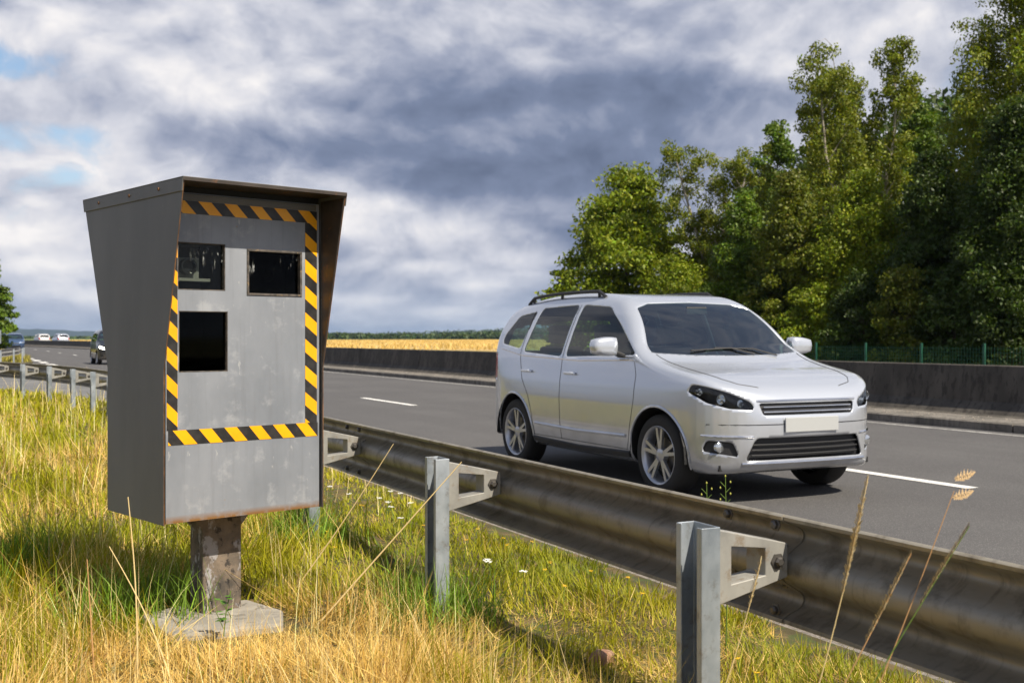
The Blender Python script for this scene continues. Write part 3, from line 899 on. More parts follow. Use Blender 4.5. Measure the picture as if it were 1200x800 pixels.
def box_grid(step):
    L0, L1, Wd, Z0, Z1 = -2.15, 2.15, 1.0, .12, 1.78
    nl, nw, nz = int((L1 - L0) / step), int(2 * Wd / step), int((Z1 - Z0) / step)
    ls, ws, zz = np.linspace(L0, L1, nl + 1), np.linspace(-Wd, Wd, nw + 1), np.linspace(Z0, Z1, nz + 1)
    idx = {}; V = []; Fc = []
    def vi(i, j, k):
        q = (i, j, k)
        if q not in idx: idx[q] = len(V); V.append((ls[i], ws[j], zz[k]))
        return idx[q]
    for i in range(nl):
        for k in range(nz):
            Fc.append((vi(i, 0, k), vi(i + 1, 0, k), vi(i + 1, 0, k + 1), vi(i, 0, k + 1)))
            Fc.append((vi(i, nw, k), vi(i, nw, k + 1), vi(i + 1, nw, k + 1), vi(i + 1, nw, k)))
        for j in range(nw):
            Fc.append((vi(i, j, nz), vi(i + 1, j, nz), vi(i + 1, j + 1, nz), vi(i, j + 1, nz)))
            Fc.append((vi(i, j, 0), vi(i, j + 1, 0), vi(i + 1, j + 1, 0), vi(i + 1, j, 0)))
    for j in range(nw):
        for k in range(nz):
            Fc.append((vi(0, j, k), vi(0, j, k + 1), vi(0, j + 1, k + 1), vi(0, j + 1, k)))
            Fc.append((vi(nl, j, k), vi(nl, j + 1, k), vi(nl, j + 1, k + 1), vi(nl, j, k + 1)))
    return np.array(V), Fc


WHF, WHR, WR, WZ = 1.27, -1.24, .325, .325     # wheel positions along the car, radius, height
def poly_r(pts, n=3): return cr(pts, n)
def rpoly(pts): return np.array(pts, float)
def roundp(pts, r=.04, n=4):
    P_ = [np.array(p, float) for p in pts]; o_ = []
    for i in range(len(P_)):
        a, b, c = P_[i - 1], P_[i], P_[(i + 1) % len(P_)]
        u = (a - b); u /= np.linalg.norm(u); v = (c - b); v /= np.linalg.norm(v)
        s, e = b + u * r, b + v * r
        for k in range(n + 1):
            t = k / n; o_.append((1 - t) ** 2 * s + 2 * t * (1 - t) * b + t * t * e)
    return np.array(o_)


R_FS = roundp([(.93, 1.115), (.57, 1.355), (.26, 1.53), (-.24, 1.56), (-.24, 1.085)], .045)
R_RS = roundp([(-.32, 1.085), (-.32, 1.562), (-1.02, 1.545), (-1.10, 1.12)], .045)
R_QS = roundp([(-1.19, 1.15), (-1.11, 1.515), (-1.44, 1.475), (-1.62, 1.28), (-1.63, 1.20)], .04)
R_WS = roundp([(-.755, 1.135), (-.60, 1.515), (-.45, 1.558), (0, 1.572), (.45, 1.558), (.60, 1.515), (.755, 1.135), (.4, 1.115), (0, 1.110), (-.4, 1.115)], .02)
R_RW = roundp([(-.66, 1.12), (-.56, 1.45), (.56, 1.45), (.66, 1.12)], .05)
R_HL = roundp([(.50, .715), (.53, .775), (.68, .845), (.845, .905), (.86, .84), (.80, .765), (.68, .725)], .018)
R_TL = roundp([(.62, .80), (.60, 1.0), (.80, 1.10), (.90, 1.08), (.90, .86)], .03)
R_GR = roundp([(-.44, .675), (-.47, .765), (.47, .765), (.44, .675)], .02)
R_LI = roundp([(-.58, .335), (-.50, .505), (.50, .505), (.58, .335)], .035)
R_FG = roundp([(.62, .365), (.66, .475), (.80, .485), (.82, .40)], .02)


RNAMES = [('wheel_arch', None), ('side_window', 'side'), ('side_window', 'side'), ('side_window', 'side'), ('windscreen', 'front'), ('rear_window', 'front'),
          ('headlight', 'pair'), ('tail_light', 'pair'), ('grille', 'front'), ('lower_intake', 'front'), ('fog_lamp_recess', 'pair')]


def region(V, k):
    l, w, z = V.T; BIG = 9.0; aw = np.abs(w)
    if k == 0:
        ds = []
        for cx in (WHF, WHR):
            r_ = WR + .062
            ds.append(np.minimum(np.hypot(l - cx, z - WZ) - r_, np.maximum(np.abs(l - cx) - r_, z - WZ)))
        return np.where(aw > .55, np.minimum(*ds), BIG)
    cond, poly, a, b = {1: (aw > .5, R_FS, l, z), 2: (aw > .5, R_RS, l, z), 3: (aw > .5, R_QS, l, z), 4: ((l > 0) & (z > 1), R_WS, w, z), 5: (l < -1.4, R_RW, w, z),
                        6: (l > 1.55, R_HL, aw, z), 7: (l < -1.72, R_TL, aw, z), 8: (l > 1.6, R_GR, w, z), 9: (l > 1.6, R_LI, w, z), 10: (l > 1.4, R_FG, aw, z)}[k]
    d = np.full(len(l), BIG); d[cond] = sdpoly(poly, a[cond], b[cond]); return d


_cache = {}


def car_surface(step):
    if step in _cache: return _cache[step]
    V, Fc = box_grid(step); V = car_project(V); Fc = [tuple(f) for f in Fc]
    for reg in range(11):
        Fa = np.array([f if len(f) == 4 else f + (f[-1],) for f in Fc]); n = np.zeros_like(V)
        fn = np.cross(V[Fa[:, 2]] - V[Fa[:, 0]], V[Fa[:, 3]] - V[Fa[:, 1]])
        for k in range(4): np.add.at(n, Fa[:, k], fn)
        n /= np.linalg.norm(n, axis=1)[:, None] + 1e-9
        if reg == 0: lab = np.full(len(Fc), -1)
        phi = region(V, reg)
        if phi.min() > 2: continue
        # snap the nearer vertex of every edge that crosses the outline
        E = np.concatenate([Fa[:, [k, (k + 1) % 4]] for k in range(4)]); E = E[(phi[E[:, 0]] < 0) & (phi[E[:, 1]] > 0) & (phi[E[:, 1]] < 1)]
        best = {}
        for a, b in E:
            t = phi[a] / (phi[a] - phi[b]); v, tt, o_ = (a, t, b) if t < .5 else (b, 1 - t, a)
            if v not in best or tt < best[v][0]: best[v] = (tt, o_)
        newV = V.copy(); on = np.zeros(len(V), bool)
        for v, (tt, o_) in best.items(): newV[v] = V[v] + (V[o_] - V[v]) * tt; on[v] = True
        V = newV; ins = (phi < 0) & ~on; outv = (phi > 0) & ~on
        F2 = []; L2 = []
        for f, lb in zip(Fc, lab):
            hi_ = [ins[q] for q in f]; ho = [outv[q] for q in f]
            if any(hi_) and any(ho):
                done = False
                if len(f) == 4:
                    for d in (0, 1):
                        if on[f[d]] and on[f[d + 2]]:
                            for tri in ((f[d], f[d + 1], f[d + 2]), (f[d + 2], f[(d + 3) % 4], f[d])):
                                F2.append(tri); L2.append(reg if any(ins[q] for q in tri) else lb)
                            done = True; break
                if not done: F2.append(f); L2.append(reg if sum(hi_) >= sum(ho) else lb)
            elif any(hi_): F2.append(f); L2.append(reg)
            elif not any(ho):
                c = V[list(f)].mean(0); F2.append(f)
                cp = region(np.array([c]), reg)[0]
                L2.append(reg if cp < 0 else lb)
            else: F2.append(f); L2.append(lb)
        Fc, lab = F2, np.array(L2)
    Fa = np.array([f if len(f) == 4 else f + (f[-1],) for f in Fc]); n = np.zeros_like(V)
    fn = np.cross(V[Fa[:, 2]] - V[Fa[:, 0]], V[Fa[:, 3]] - V[Fa[:, 1]])
    for k in range(4): np.add.at(n, Fa[:, k], fn)
    n /= np.linalg.norm(n, axis=1)[:, None] + 1e-9
    _cache[step] = (V, Fc, lab, n)
    return _cache[step]


def surf_side(l, z, s=-1):
    lo, hi = 0.0, 1.2
    for _ in range(22):
        m_ = (lo + hi) / 2
        if carF(np.array([l]), np.array([m_]), np.array([z]))[0] < 0: lo = m_
        else: hi = m_
    return s * lo


def surf_front(w, z):
    lo, hi = .3, 2.3
    for _ in range(22):
        m_ = (lo + hi) / 2
        if carF(np.array([m_]), np.array([w]), np.array([z]))[0] < 0: lo = m_
        else: hi = m_
    return lo


def surf_top(l, w):
    lo, hi = .7, 1.9
    for _ in range(22):
        m_ = (lo + hi) / 2
        if carF(np.array([l]), np.array([w]), np.array([m_]))[0] < 0: lo = m_
        else: hi = m_
    return lo


CARM = None


def make_car(name, paint, step=.021, detail=True, lit=False):
    V, Fc, lab, N = car_surface(step)
    root = empty(name)
    # car frame: local +X = forward, Y = left/right, Z = up
    def piece(nm, sel, m, offs=0.0, parent=root, smooth=True):
        fs = [Fc[i] for i in np.nonzero(sel)[0]]
        if not fs: return None
        u = sorted({q for f in fs for q in f}); mp = {q: i for i, q in enumerate(u)}; u = np.array(u)
        me = bpy.data.meshes.new(nm); me.from_pydata((V[u] + N[u] * offs).tolist(), [], [tuple(mp[q] for q in f) for f in fs]); me.materials.append(m)
        me.polygons.foreach_set('use_smooth', [smooth] * len(fs)); me.update()
        o = bpy.data.objects.new(nm, me); C.objects.link(o); o.parent = parent; return o
    cen = np.array([V[list(f)].mean(0) for f in Fc])
    low = cen[:, 2] < .30
    body = piece('body', (lab == -1), paint)
    if detail:
        sol = body.modifiers.new('thick', 'SOLIDIFY'); sol.thickness = .012; sol.offset = -1
    for r_ in range(1, 11):
        nm, typ = RNAMES[r_]; sel = lab == r_
        m = {'side_window': M['carglass'], 'windscreen': M['screenglass'], 'rear_window': M['carglass'], 'headlight': M['lampglass'] if detail else (M['lit'] if lit else M['reflector']), 'tail_light': M['red'],
             'grille': M['trim'], 'lower_intake': M['trim'], 'fog_lamp_recess': M['trim']}[nm]
        of = {'grille': -.02, 'lower_intake': -.035, 'fog_lamp_recess': -.02}.get(nm, -.003)
        if typ in ('side', 'pair'):
            for s in (-1, 1):
                o = piece(nm, sel & (cen[:, 1] * s > 0), m, of)
                if nm == 'headlight' and detail:
                    hb = piece('headlight_back', sel & (cen[:, 1] * s > 0), M['trim'], -.06, parent=o)
                    for (w_, z_, rr) in ((.60, .765, .030), (.72, .795, .040), (.82, .845, .028)):
                        xx = surf_front(w_ * s, z_)
                        q = MB(); q.lathe([(rr, -.018), (rr * .95, -.02), (rr * .75, -.045), (rr * .3, -.062), (0, -.064)], 18, 'x', (xx + .0, w_ * s, z_)); q.build('reflector_bowl', M['reflector'], o, smooth=True)
                if nm == 'headlight' and detail and lit: pass
        else: piece(nm, sel, m, of)
    # arch liners, wheels
    for cx in (WHF, WHR):
        for s in (-1, 1):
            m = MB(); pr = []
            for k in range(13):
                a = math.pi * (k / 12); pr.append((cx + (WR + .06) * math.cos(a), WZ + (WR + .06) * math.sin(a)))
            pr = [(cx + WR + .06, .29)] + pr + [(cx - WR - .06, .29)]
            vs = [(p, s * .885, q) for p, q in pr] + [(p, s * .58, q) for p, q in pr]; n = len(pr)
            m.add(vs, [(i, i + 1, n + i + 1, n + i) for i in range(n - 1)] + [tuple(range(n, 2 * n))]); m.build('arch_liner', M['black'], root)
            y0 = s * .865; q = MB(); r = WR; wd = .205
            q.lathe([(r - .095, 0), (r - .09, .004), (r - .03, .004), (r - .008, -.012), (r, -.035), (r, -wd + .035), (r - .01, -wd + .01), (r - .1, -wd), (r - .1, 0)] if s > 0 else
                    [(r - .095, 0), (r - .09, -.004), (r - .03, -.004), (r - .008, .012), (r, .035), (r, wd - .035), (r - .01, wd - .01), (r - .1, wd), (r - .1, 0)], 40, 'y', (cx, y0, WZ))
            wh = empty('wheel'); wh.parent = root
            ty = q.build('tyre', M['rubber'], wh, smooth=True)
            q = MB(); i_ = -s
            q.lathe([(r - .088, .001 * s), (r - .094, .006 * s), (r - .105, .0), (r - .118, i_ * .02), (r - .122, i_ * .14)], 40, 'y', (cx, y0, WZ))
            q.lathe([(0, i_ * .008), (.03, i_ * .008), (.055, i_ * .018), (.06, i_ * .06)], 24, 'y', (cx, y0, WZ))
            if detail:
                for k in range(5):
                    for dA in (-.13, .13):
                        a = 2 * math.pi * k / 5 + .3; a0 = a + dA * .6; a1 = a + dA * 1.25
                        p0 = (cx + .05 * math.cos(a0), WZ + .05 * math.sin(a0)); p1 = (cx + (r - .108) * math.cos(a1), WZ + (r - .108) * math.sin(a1))
                        d = np.array([p1[0] - p0[0], p1[1] - p0[1]]); d /= np.linalg.norm(d); nn = np.array([-d[1], d[0]])
                        P_ = []
                        for (pp, hw, dy) in ((p0, .016, i_ * .014), (p1, .013, i_ * .006)):
                            P_ += [(pp[0] + nn[0] * hw, y0 + dy, pp[1] + nn[1] * hw), (pp[0] - nn[0] * hw, y0 + dy, pp[1] - nn[1] * hw)]
                        a_, b_, c_, d_ = P_
                        th = i_ * .022; q.add([a_, b_, d_, c_, (a_[0], a_[1] + th, a_[2]), (b_[0], b_[1] + th, b_[2]), (d_[0], d_[1] + th, d_[2]), (c_[0], c_[1] + th, c_[2])],
                                              [(0, 1, 2, 3), (4, 7, 6, 5), (0, 4, 5, 1), (1, 5, 6, 2), (2, 6, 7, 3), (3, 7, 4, 0)])
            else:
                q.lathe([(0, i_ * .02), (r - .12, i_ * .02)], 20, 'y', (cx, y0, WZ))
            q.build('rim', M['alloy'], wh, smooth=detail)
            if detail:
                q = MB(); q.lathe([(0, i_ * .06), (.14, i_ * .06), (.14, i_ * .075), (0, i_ * .075)], 28, 'y', (cx, y0, WZ)); q.build('brake_disc', M['disc'], wh)
                q = MB(); q.lathe([(0, i_ * .10), (r - .12, i_ * .10)], 28, 'y', (cx, y0, WZ)); q.build('wheel_back', M['black'], wh)
    # floor pan
    q = MB(); q.box(-1.9, 1.9, -.74, .74, .255, .30); q.build('floor_pan', M['black'], root)
    # interior
    q = MB(); q.box(.45, 1.05, -.72, .72, .55, .98); q.box(.50, .98, -.70, .70, .98, 1.05); q.build('dashboard', M['dash'], root, bevel=.04)
    for (lx, ww) in ((-.12, .36), (-.12, -.36), (-.98, .38), (-.98, -.38)):
        q = MB(); q.prism([(lx + .48, ww - .23, .50), (lx + .46, ww - .23, .64), (lx, ww - .23, .60), (lx - .14, ww - .23, 1.17), (lx - .26, ww - .23, 1.17), (lx - .14, ww - .23, .46)], (0, .46, 0))
        st_ = q.build('seat', M['seat'], root, bevel=.035)
        q = MB(); q.box(lx - .25, lx - .15, ww - .13, ww + .13, 1.20, 1.38); q.build('headrest', M['seat'], st_, bevel=.03)
    if not detail: return root
    q = MB(); c_ = Vector((.34, .36, .98)); pts = [c_ + Vector((.10 * math.sin(a) * .5, .18 * math.cos(a), .17 * math.sin(a))) for a in np.linspace(0, 2 * math.pi, 25)]
    q.tube(pts, .014, 6, cap=False); q.tube([c_, c_ + Vector((.14, 0, -.08))], .03, 8); q.build('steering_wheel', M['trim'], root, smooth=True)
    q = MB(); xx = surf_front(0, 1.47); q.box(xx - .12, xx - .09, -.11, .11, 1.46, 1.53); q.build('rear_view_mirror', M['trim'], root, bevel=.01)
    # shut lines, strips, handles
    def lineL(pts, s, r=.0028, nm='door_seam', m=None, up=.0):
        P_ = []
        for i in range(len(pts) - 1):
            (a, b), (c, d) = pts[i], pts[i + 1]; n = max(2, int(math.hypot(c - a, d - b) / .04))
            for k in range(n + (i == len(pts) - 2)):
                t = k / n; l_, z_ = a + (c - a) * t, b + (d - b) * t; P_.append((l_, surf_side(l_, z_, s) + s * up, z_))
        q = MB(); q.tube(P_, r, 6); return q.build(nm, m or M['black'], root, smooth=True)
    for s in (-1, 1):
        lineL([(.93, 1.06), (.97, .95), (.95, .72), (.86, .42), (.82, .33)], s)
        lineL([(-.285, 1.56), (-.285, 1.06), (-.29, .33)], s)
        lineL([(-1.145, 1.52), (-1.15, 1.10), (-1.06, .86), (-.92, .70), (-.86, .55), (-.82, .33)], s)
        lineL([(.84, .335), (-.84, .335)], s)
        lineL([(.92, 1.075), (.0, 1.055), (-1.1, 1.085), (-1.62, 1.15)], s, .007, 'waist_trim', M['chrome'], .001)
        lineL([(.82, .445), (0, .43), (-.78, .445)], s, .016, 'reflection_pale_band', M['silver'], .004)  # pale reflection band on the flank, put in as a solid strip
        lineL([(.86, .30), (0, .285), (-.84, .30)], s, .040, 'reflection_dark_band', M['trim'], -.022)  # dark reflection band low on the flank, put in as a solid strip
        for (cx) in (WHF, WHR):
            P_ = []
            for k in range(25):
                a = math.pi * (-.06 + 1.12 * k / 24); l_, z_ = cx + (WR + .066) * math.cos(a), WZ + (WR + .066) * math.sin(a)
                P_.append((l_, surf_side(l_, max(z_, .24), s), z_))
            q = MB(); q.tube(P_, .011, 6); q.build('arch_lip', paint, root, smooth=True)
        for l_ in (-.10, -.95):
            y_ = surf_side(l_, .93, s)
            q = MB(); q.tube([(l_ - .09, y_ + s * .004, .935), (l_ - .07, y_ + s * .03, .94), (l_ + .07, y_ + s * .03, .94), (l_ + .09, y_ + s * .004, .935)], .012, 8); q.build('door_handle', paint, root, smooth=True)
        # mirror
        y_ = surf_side(.72, 1.10, s)
        q = MB(); q.prism([(.66, y_, 1.09), (.78, y_, 1.09), (.76, y_ + s * .09, 1.125), (.68, y_ + s * .09, 1.125)], (0, 0, .03)); q.build('mirror_arm', M['trim'], root, bevel=.006)
        bm = bmesh.new(); bmesh.ops.create_cube(bm, size=1)
        bmesh.ops.subdivide_edges(bm, edges=bm.edges[:], cuts=3, use_grid_fill=True)
        for v in bm.verts:
            p = v.co * 2; nrm = p.normalized(); p = p * .45 + nrm * .62
            v.co = Vector((.72 + p.x * .055 + (.02 if p.x > 0 else 0), y_ + s * .185 + p.y * .115, 1.185 + p.z * (.075 - .012 * s * p.y)))
        me = bpy.data.meshes.new('mirror'); bm.to_mesh(me); bm.free(); me.materials.append(paint); me.polygons.foreach_set('use_smooth', [True] * len(me.polygons))
        o = bpy.data.objects.new('mirror', me); C.objects.link(o); o.parent = root
        q = MB(); q.box(.652, .658, y_ + s * .185 - .085, y_ + s * .185 + .085, 1.135, 1.235); q.build('mirror_glass', M['chrome'], o, bevel=.002)
        # roof rail
        P_ = []; ls = np.linspace(.05, -1.45, 14)
        for i, l_ in enumerate(ls):
            zt = surf_top(l_, s * .60); h = .048 if 0 < i < 13 else .0; P_.append((l_, s * .60, zt + h))
        q = MB(); q.tube(P_, .016, 8)
        for i in (1, 7, 12): q.tube([P_[i], (P_[i][0], P_[i][1], P_[i][2] - .05)], .016, 8)
        q.build('roof_rail', M['trim'], root, smooth=True)
        # fog lamp and chrome blade below the headlight
        xx = surf_front(s * .73, .43)
        q = MB(); q.lathe([(0, .0), (.035, -.002), (.04, -.006), (.04, -.03)], 18, 'x', (xx + .0, s * .73, .435)); q.build('fog_lamp', M['reflector'], root, smooth=True)
        P_ = [(surf_front(s * w_, .515 + .02 * (w_ - .5)) + .002, s * w_, .515 + .02 * (w_ - .5)) for w_ in np.linspace(.52, .82, 9)]
        q = MB(); q.tube(P_, .009, 6); q.build('bumper_trim', M['chrome'], root, smooth=True)
        # bonnet edge line
        P_ = [(l_, s * w_, surf_top(l_, w_) + .0) for l_, w_ in ((1.93, .40), (1.88, .55), (1.78, .63), (1.6, .68), (1.4, .70), (1.2, .72), (1.05, .735))]
        ll = np.array([(p[0], abs(p[1])) for p in P_]); tt = np.linspace(0, 6, 40); P_ = [(a_, s * b_, surf_top(a_, b_) + .0005) for a_, b_ in zip(np.interp(tt, range(7), ll[:, 0]), np.interp(tt, range(7), ll[:, 1]))]
        q = MB(); q.tube(P_, .003, 6); q.build('bonnet_seam', M['black'], root, smooth=True)
        q = MB(); b0 = (1.10, s * .55 - .15); b1 = (.98, s * .55 - .55)
        P_ = [(l_, w_, surf_top(l_, w_) + .012) for l_, w_ in ((1.17, .12 * s + .30), (1.10, .12 * s + .1), (1.09, .12 * s - .3))]
        q.tube(P_, .007, 6); q.build('wiper', M['trim'], root, smooth=True)
    P_ = [(surf_front(w_, .782) + .001, w_, .782) for w_ in np.linspace(-.48, .48, 17)]
    q = MB(); q.tube(P_, .010, 6); q.build('grille_trim', M['chrome'], root, smooth=True)
    for z_ in (.70, .735):
        P_ = [(surf_front(w_, z_) - .006, w_, z_) for w_ in np.linspace(-.43, .43, 15)]
        q = MB(); q.tube(P_, .007, 6); q.build('grille_bar', M['chrome'], root, smooth=True)
    for z_ in (.375, .415, .455):
        P_ = [(surf_front(w_, z_) - .020, w_, z_) for w_ in np.linspace(-.52, .52, 15)]
        q = MB(); q.tube(P_, .006, 6); q.build('intake_bar', M['trim'], root, smooth=True)
    P_ = [(surf_front(w_, .315) + .002, w_, .315) for w_ in np.linspace(-.60, .60, 17)]
    q = MB(); q.tube(P_, .012, 6); q.build('lower_trim', M['chrome'], root, smooth=True)
    P_ = [(surf_front(w_, .605) , w_, .605) for w_ in np.linspace(-.80, .80, 21)]
    q = MB(); q.tube(P_, .0035, 6); q.build('bumper_seam', M['black'], root, smooth=True)
    xx = surf_front(.0, .60)
    q = MB(); q.box(xx + .004, xx + .014, -.26, .26, .545, .655); pl = q.build('number_plate', M['plate'], root, bevel=.003)
    # blurred-in photo badge: small chrome disc above the grille
    return root


def place_car(o, x, y, heading, z=0.0):
    """heading: world direction the car's front looks along, degrees from +X"""
    o.location = (x, y, z); o.rotation_euler = (0, 0, R(heading)); return o


def copy_tree(o, parent=None):
    c = o.copy(); C.objects.link(c); c.parent = parent
    for ch in list(o.children): copy_tree(ch, c)
    return c


car = make_car('silver_car', M['silver'])
place_car(car, 5.1 + .945, 8.93, -90); car.scale = (1.03, 1.03, 1.03)
tag(car, 'silver people carrier with black roof rails driving in the nearest lane past the guardrail', 'car')
bc = make_car('black_car', M['blackpaint'], .09, False, lit=True)
x, Z = 6.35, 58; place_car(bc, 6.95, 57.5, -90)
tag(bc, 'distant black car with lit headlights approaching behind the speed camera cabinet', 'car')
wc = make_car('white_car', M['whitepaint'], .09, False)
gH = 'pale cars far down the opposite carriageway'
def at_y(px, y): a = R(YAW + math.degrees(math.atan((px - 600) / F_PX))); return y * math.tan(a)
place_car(wc, at_y(49, 186), 186, 98, .15); tag(wc, 'far white car showing over the barrier beneath the white road sign', 'car', gH)
w2 = copy_tree(wc); place_car(w2, at_y(71, 176), 176, 98, .15); _b = [c for c in w2.children if c.name.startswith('body')][0]; _b.data = _b.data.copy(); _b.data.materials[0] = M['silver']
tag(w2, 'far silver car showing over the barrier nearest to the camera cabinet', 'car', gH)
w3 = make_car('blue_car', M['bluepaint'], .09, False); place_car(w3, at_y(17, 118), 118, -92)
tag(w3, 'far blue car on the near carriageway next to the roadside tree', 'car', gH)

# ------------------------------------------------------------------ trees, shrubs, fence
def leaf_cloud(name, centers, rad, nper, size, col, parent, droop=0.0, up=.35, seed=1, m=None, kind=None, jit=.28, aspect=1.7):
    """centers (n,3), rad (n,3): leaves as small folded diamonds gathered in clumps"""
    r = np.random.default_rng(seed); n = len(centers); idx = np.repeat(np.arange(n), nper); Nn = len(idx)
    d = r.normal(size=(Nn, 3)); d /= np.linalg.norm(d, axis=1)[:, None]; q = r.random(Nn) ** .42
    P_ = centers[idx] + d * q[:, None] * rad[idx]
    nrm = r.normal(size=(Nn, 3)) + d * .7 + np.array([0, 0, up]); nrm /= np.linalg.norm(nrm, axis=1)[:, None]
    t = r.normal(size=(Nn, 3)) + np.array([0, 0, -droop]); t -= nrm * (t * nrm).sum(1)[:, None]; t /= np.linalg.norm(t, axis=1)[:, None] + 1e-9
    b = np.cross(nrm, t); s = size * (.6 + .8 * r.random(Nn))[:, None]
    V = np.stack([P_ - t * s * aspect * .5, P_ + b * s * .5 + nrm * s * .12, P_ + t * s * aspect * .5, P_ - b * s * .5 + nrm * s * .12], 1).reshape(-1, 3)
    k = np.arange(Nn) * 4; Fc = np.stack([k, k + 1, k + 2, k + 3], -1)
    cv = np.exp(r.normal(size=n) * jit * .7)[idx] * np.exp(r.normal(size=Nn) * jit * .8)
    cc = np.array(col)[None] * cv[:, None]; hue = r.normal(size=Nn) * .12; cc[:, 0] *= 1 + hue
    cc = np.clip(np.repeat(cc, 4, 0), .004, .9)
    o = npmesh(name, V, Fc, m or M['leaf'], parent, col=cc)
    if kind: o['kind'] = kind
    return o


def limb_pts(a, b, sag, r, n=5):
    a, b = np.array(a), np.array(b); pts = []
    L = np.linalg.norm(b - a); j = r.normal(size=3) * .06 * L
    for i in range(n):
        t = i / (n - 1); p = a * (1 - t) + b * t + np.array([0, 0, sag * L * math.sin(math.pi * t)]) + j * math.sin(math.pi * t); pts.append(tuple(p))
    return pts


def tree(name, label, x, y, H, Rr, env, col, seed, kind='clump', nclump=150, nper=150, leaf=.10, bark=None, group=None, cr=.16, trunks=1, tr=.13, cat='tree', stems=True, core=True, sq=(1., 1.), z0=0.0):
    r = np.random.default_rng(seed); root = empty(name, (x, y, z0)); tag(root, label, cat, group); bark = bark or M['bark']
    env = np.array(env)
    # trunk(s)
    tb = MB(); tops = []
    for k in range(trunks):
        a = r.random() * 6.28; lean = (.06 + .10 * (trunks > 1)) * H * (1 if trunks > 1 else .5)
        pts = [(0, 0, -.1)] ; rr = [tr * 1.25]
        for i in range(1, 8):
            t = i / 7; pts.append((math.cos(a) * lean * t ** 1.5 + r.normal() * .04 * H * .25, math.sin(a) * lean * t ** 1.5 + r.normal() * .04 * H * .25, H * .93 * t)); rr.append(tr * (1 - t) ** .8 + .012)
        tb.tube(pts, rr, 9); tops.append(np.array(pts))
    # clump centres inside the envelope
    cs = []; rs = []
    while len(cs) < nclump:
        t = r.random(); R0 = np.interp(t, env[:, 0], env[:, 1])
        if r.random() > R0 * .8 + .35: continue
        a = r.random() * 6.28; lump = .80 + .28 * math.sin(a * 3 + seed + t * 7) * math.sin(t * 11 + seed * 2.1 + a)
        q = (.45 + .55 * r.random() ** .6) * lump if r.random() < .8 else r.random() * .5
        cx, cy, cz = math.cos(a) * R0 * Rr * q * sq[0], math.sin(a) * R0 * Rr * q * sq[1], t * H
        ax_ = tops[r.integers(trunks)]; k = min(7, int(t * 7)); cx += ax_[k][0]; cy += ax_[k][1]
        c_ = cr * Rr * (.6 + .8 * r.random())
        if kind == 'weep':
            Lw = (.30 + .55 * r.random()) * (.55 + Rr * .14); cs.append((cx, cy, cz - Lw * .5)); rs.append((.20 + c_ * .55, .20 + c_ * .55, Lw * .75))
        elif kind == 'tier': cs.append((cx, cy, cz)); rs.append((c_ * 1.45, c_ * 1.45, c_ * .55))
        else: cs.append((cx, cy, cz)); rs.append((c_ * 1.5, c_ * 1.5, c_ * 1.0))
    cs = np.array(cs); rs = np.array(rs)
    lb = MB()
    for i in r.permutation(len(cs))[:min(70, len(cs))]:
        c_ = cs[i]; ax_ = tops[i % trunks]; zt = max(.06 * H, c_[2] - (.35 + .5 * r.random()) * np.hypot(c_[0], c_[1]) * .9 - .2)
        k = np.clip(zt / (H * .93) * 7, 0, 6.99); k0 = int(k); p = ax_[k0] * (1 - (k - k0)) + ax_[k0 + 1] * (k - k0)
        top = c_ + np.array([0, 0, rs[i][2] * (.8 if kind == 'weep' else 0)])
        lb.tube(limb_pts(p, top, .10, r, 5), [tr * .30 * (1 - p[2] / H) + .014, tr * .22 * (1 - p[2] / H) + .011, .012, .008, .005], 5, cap=False)
    trunk = tb.build('trunk', bark, root, smooth=True)
    lb.build('limbs', bark, trunk, smooth=True)
    leaf_cloud('crown', cs, rs, int(nper * 1.45), leaf * .80, col, root, droop=1.5 if kind == 'weep' else .4, seed=seed, jit=.22, aspect=1.7 if kind != 'weep' else 1.9)
    return root


DOME = [(.02, .35), (.08, .80), (.2, 1.0), (.4, .96), (.6, .78), (.8, .48), (.93, .22), (1, .05)]
TALL = [(.05, .5), (.2, .9), (.4, 1.0), (.6, .85), (.8, .6), (.93, .32), (1, .08)]
BIRCH = [(.12, .4), (.3, .85), (.5, .95), (.68, .82), (.82, .72), (.93, .58), (1, .30)]
VASE = [(.2, .35), (.45, .70), (.65, .95), (.8, 1.05), (.93, .85), (1, .45)]
BUSH = [(0, .8), (.3, 1.0), (.6, .9), (.85, .55), (1, .15)]

YG = (.175, .220, .008); MG = (.095, .150, .009); DG = (.042, .070, .006); BG = (.155, .180, .009); OG = (.120, .140, .008)


def T(px, topy, Z, halfpx, name, label, env, col, seed, **k):
    while Z < 90:                                   # keep every crown behind the fence
        x, y = at(px, Z)
        if px < 300 or x - .75 * halfpx * Z / F_PX > 25.6: break
        Z += .5
    x, y = at(px, Z); H = hz_(topy, Z); tree(name, label, x, y, H, halfpx * Z / F_PX, env, col, seed, **k)


TG = 'trees behind the green wire fence'
T(735, 200, 52, 98, 'maple_tree', 'dense rounded bright green tree, the lowest dome nearest the wheat field', DOME, YG, 11, kind='tier', nclump=340, nper=130, leaf=.14, tr=.2, cr=.17)
T(655, 318, 50, 32, 'shrub', 'low green bush beneath the rounded tree at the edge of the wheat field', BUSH, YG, 12, nclump=50, nper=90, leaf=.12, cat='bush', tr=.05, kind='tier')
T(838, 162, 50, 46, 'birch_tree', 'slender drooping birch with a light trunk right behind the rounded tree', VASE, BG, 13, kind='weep', nclump=260, nper=100, leaf=.085, bark=M['bark_birch'], trunks=2, group=TG)
T(905, 148, 54, 50, 'ash_tree', 'dark mid-height tree standing between the slender birch and the double-topped birch', TALL, MG, 14, nclump=200, nper=120, leaf=.12, group=TG)
T(868, 225, 42, 52, 'hazel_tree', 'fresh green low tree in front of the slender birch', DOME, MG, 15, nclump=190, nper=120, leaf=.10, group=TG)
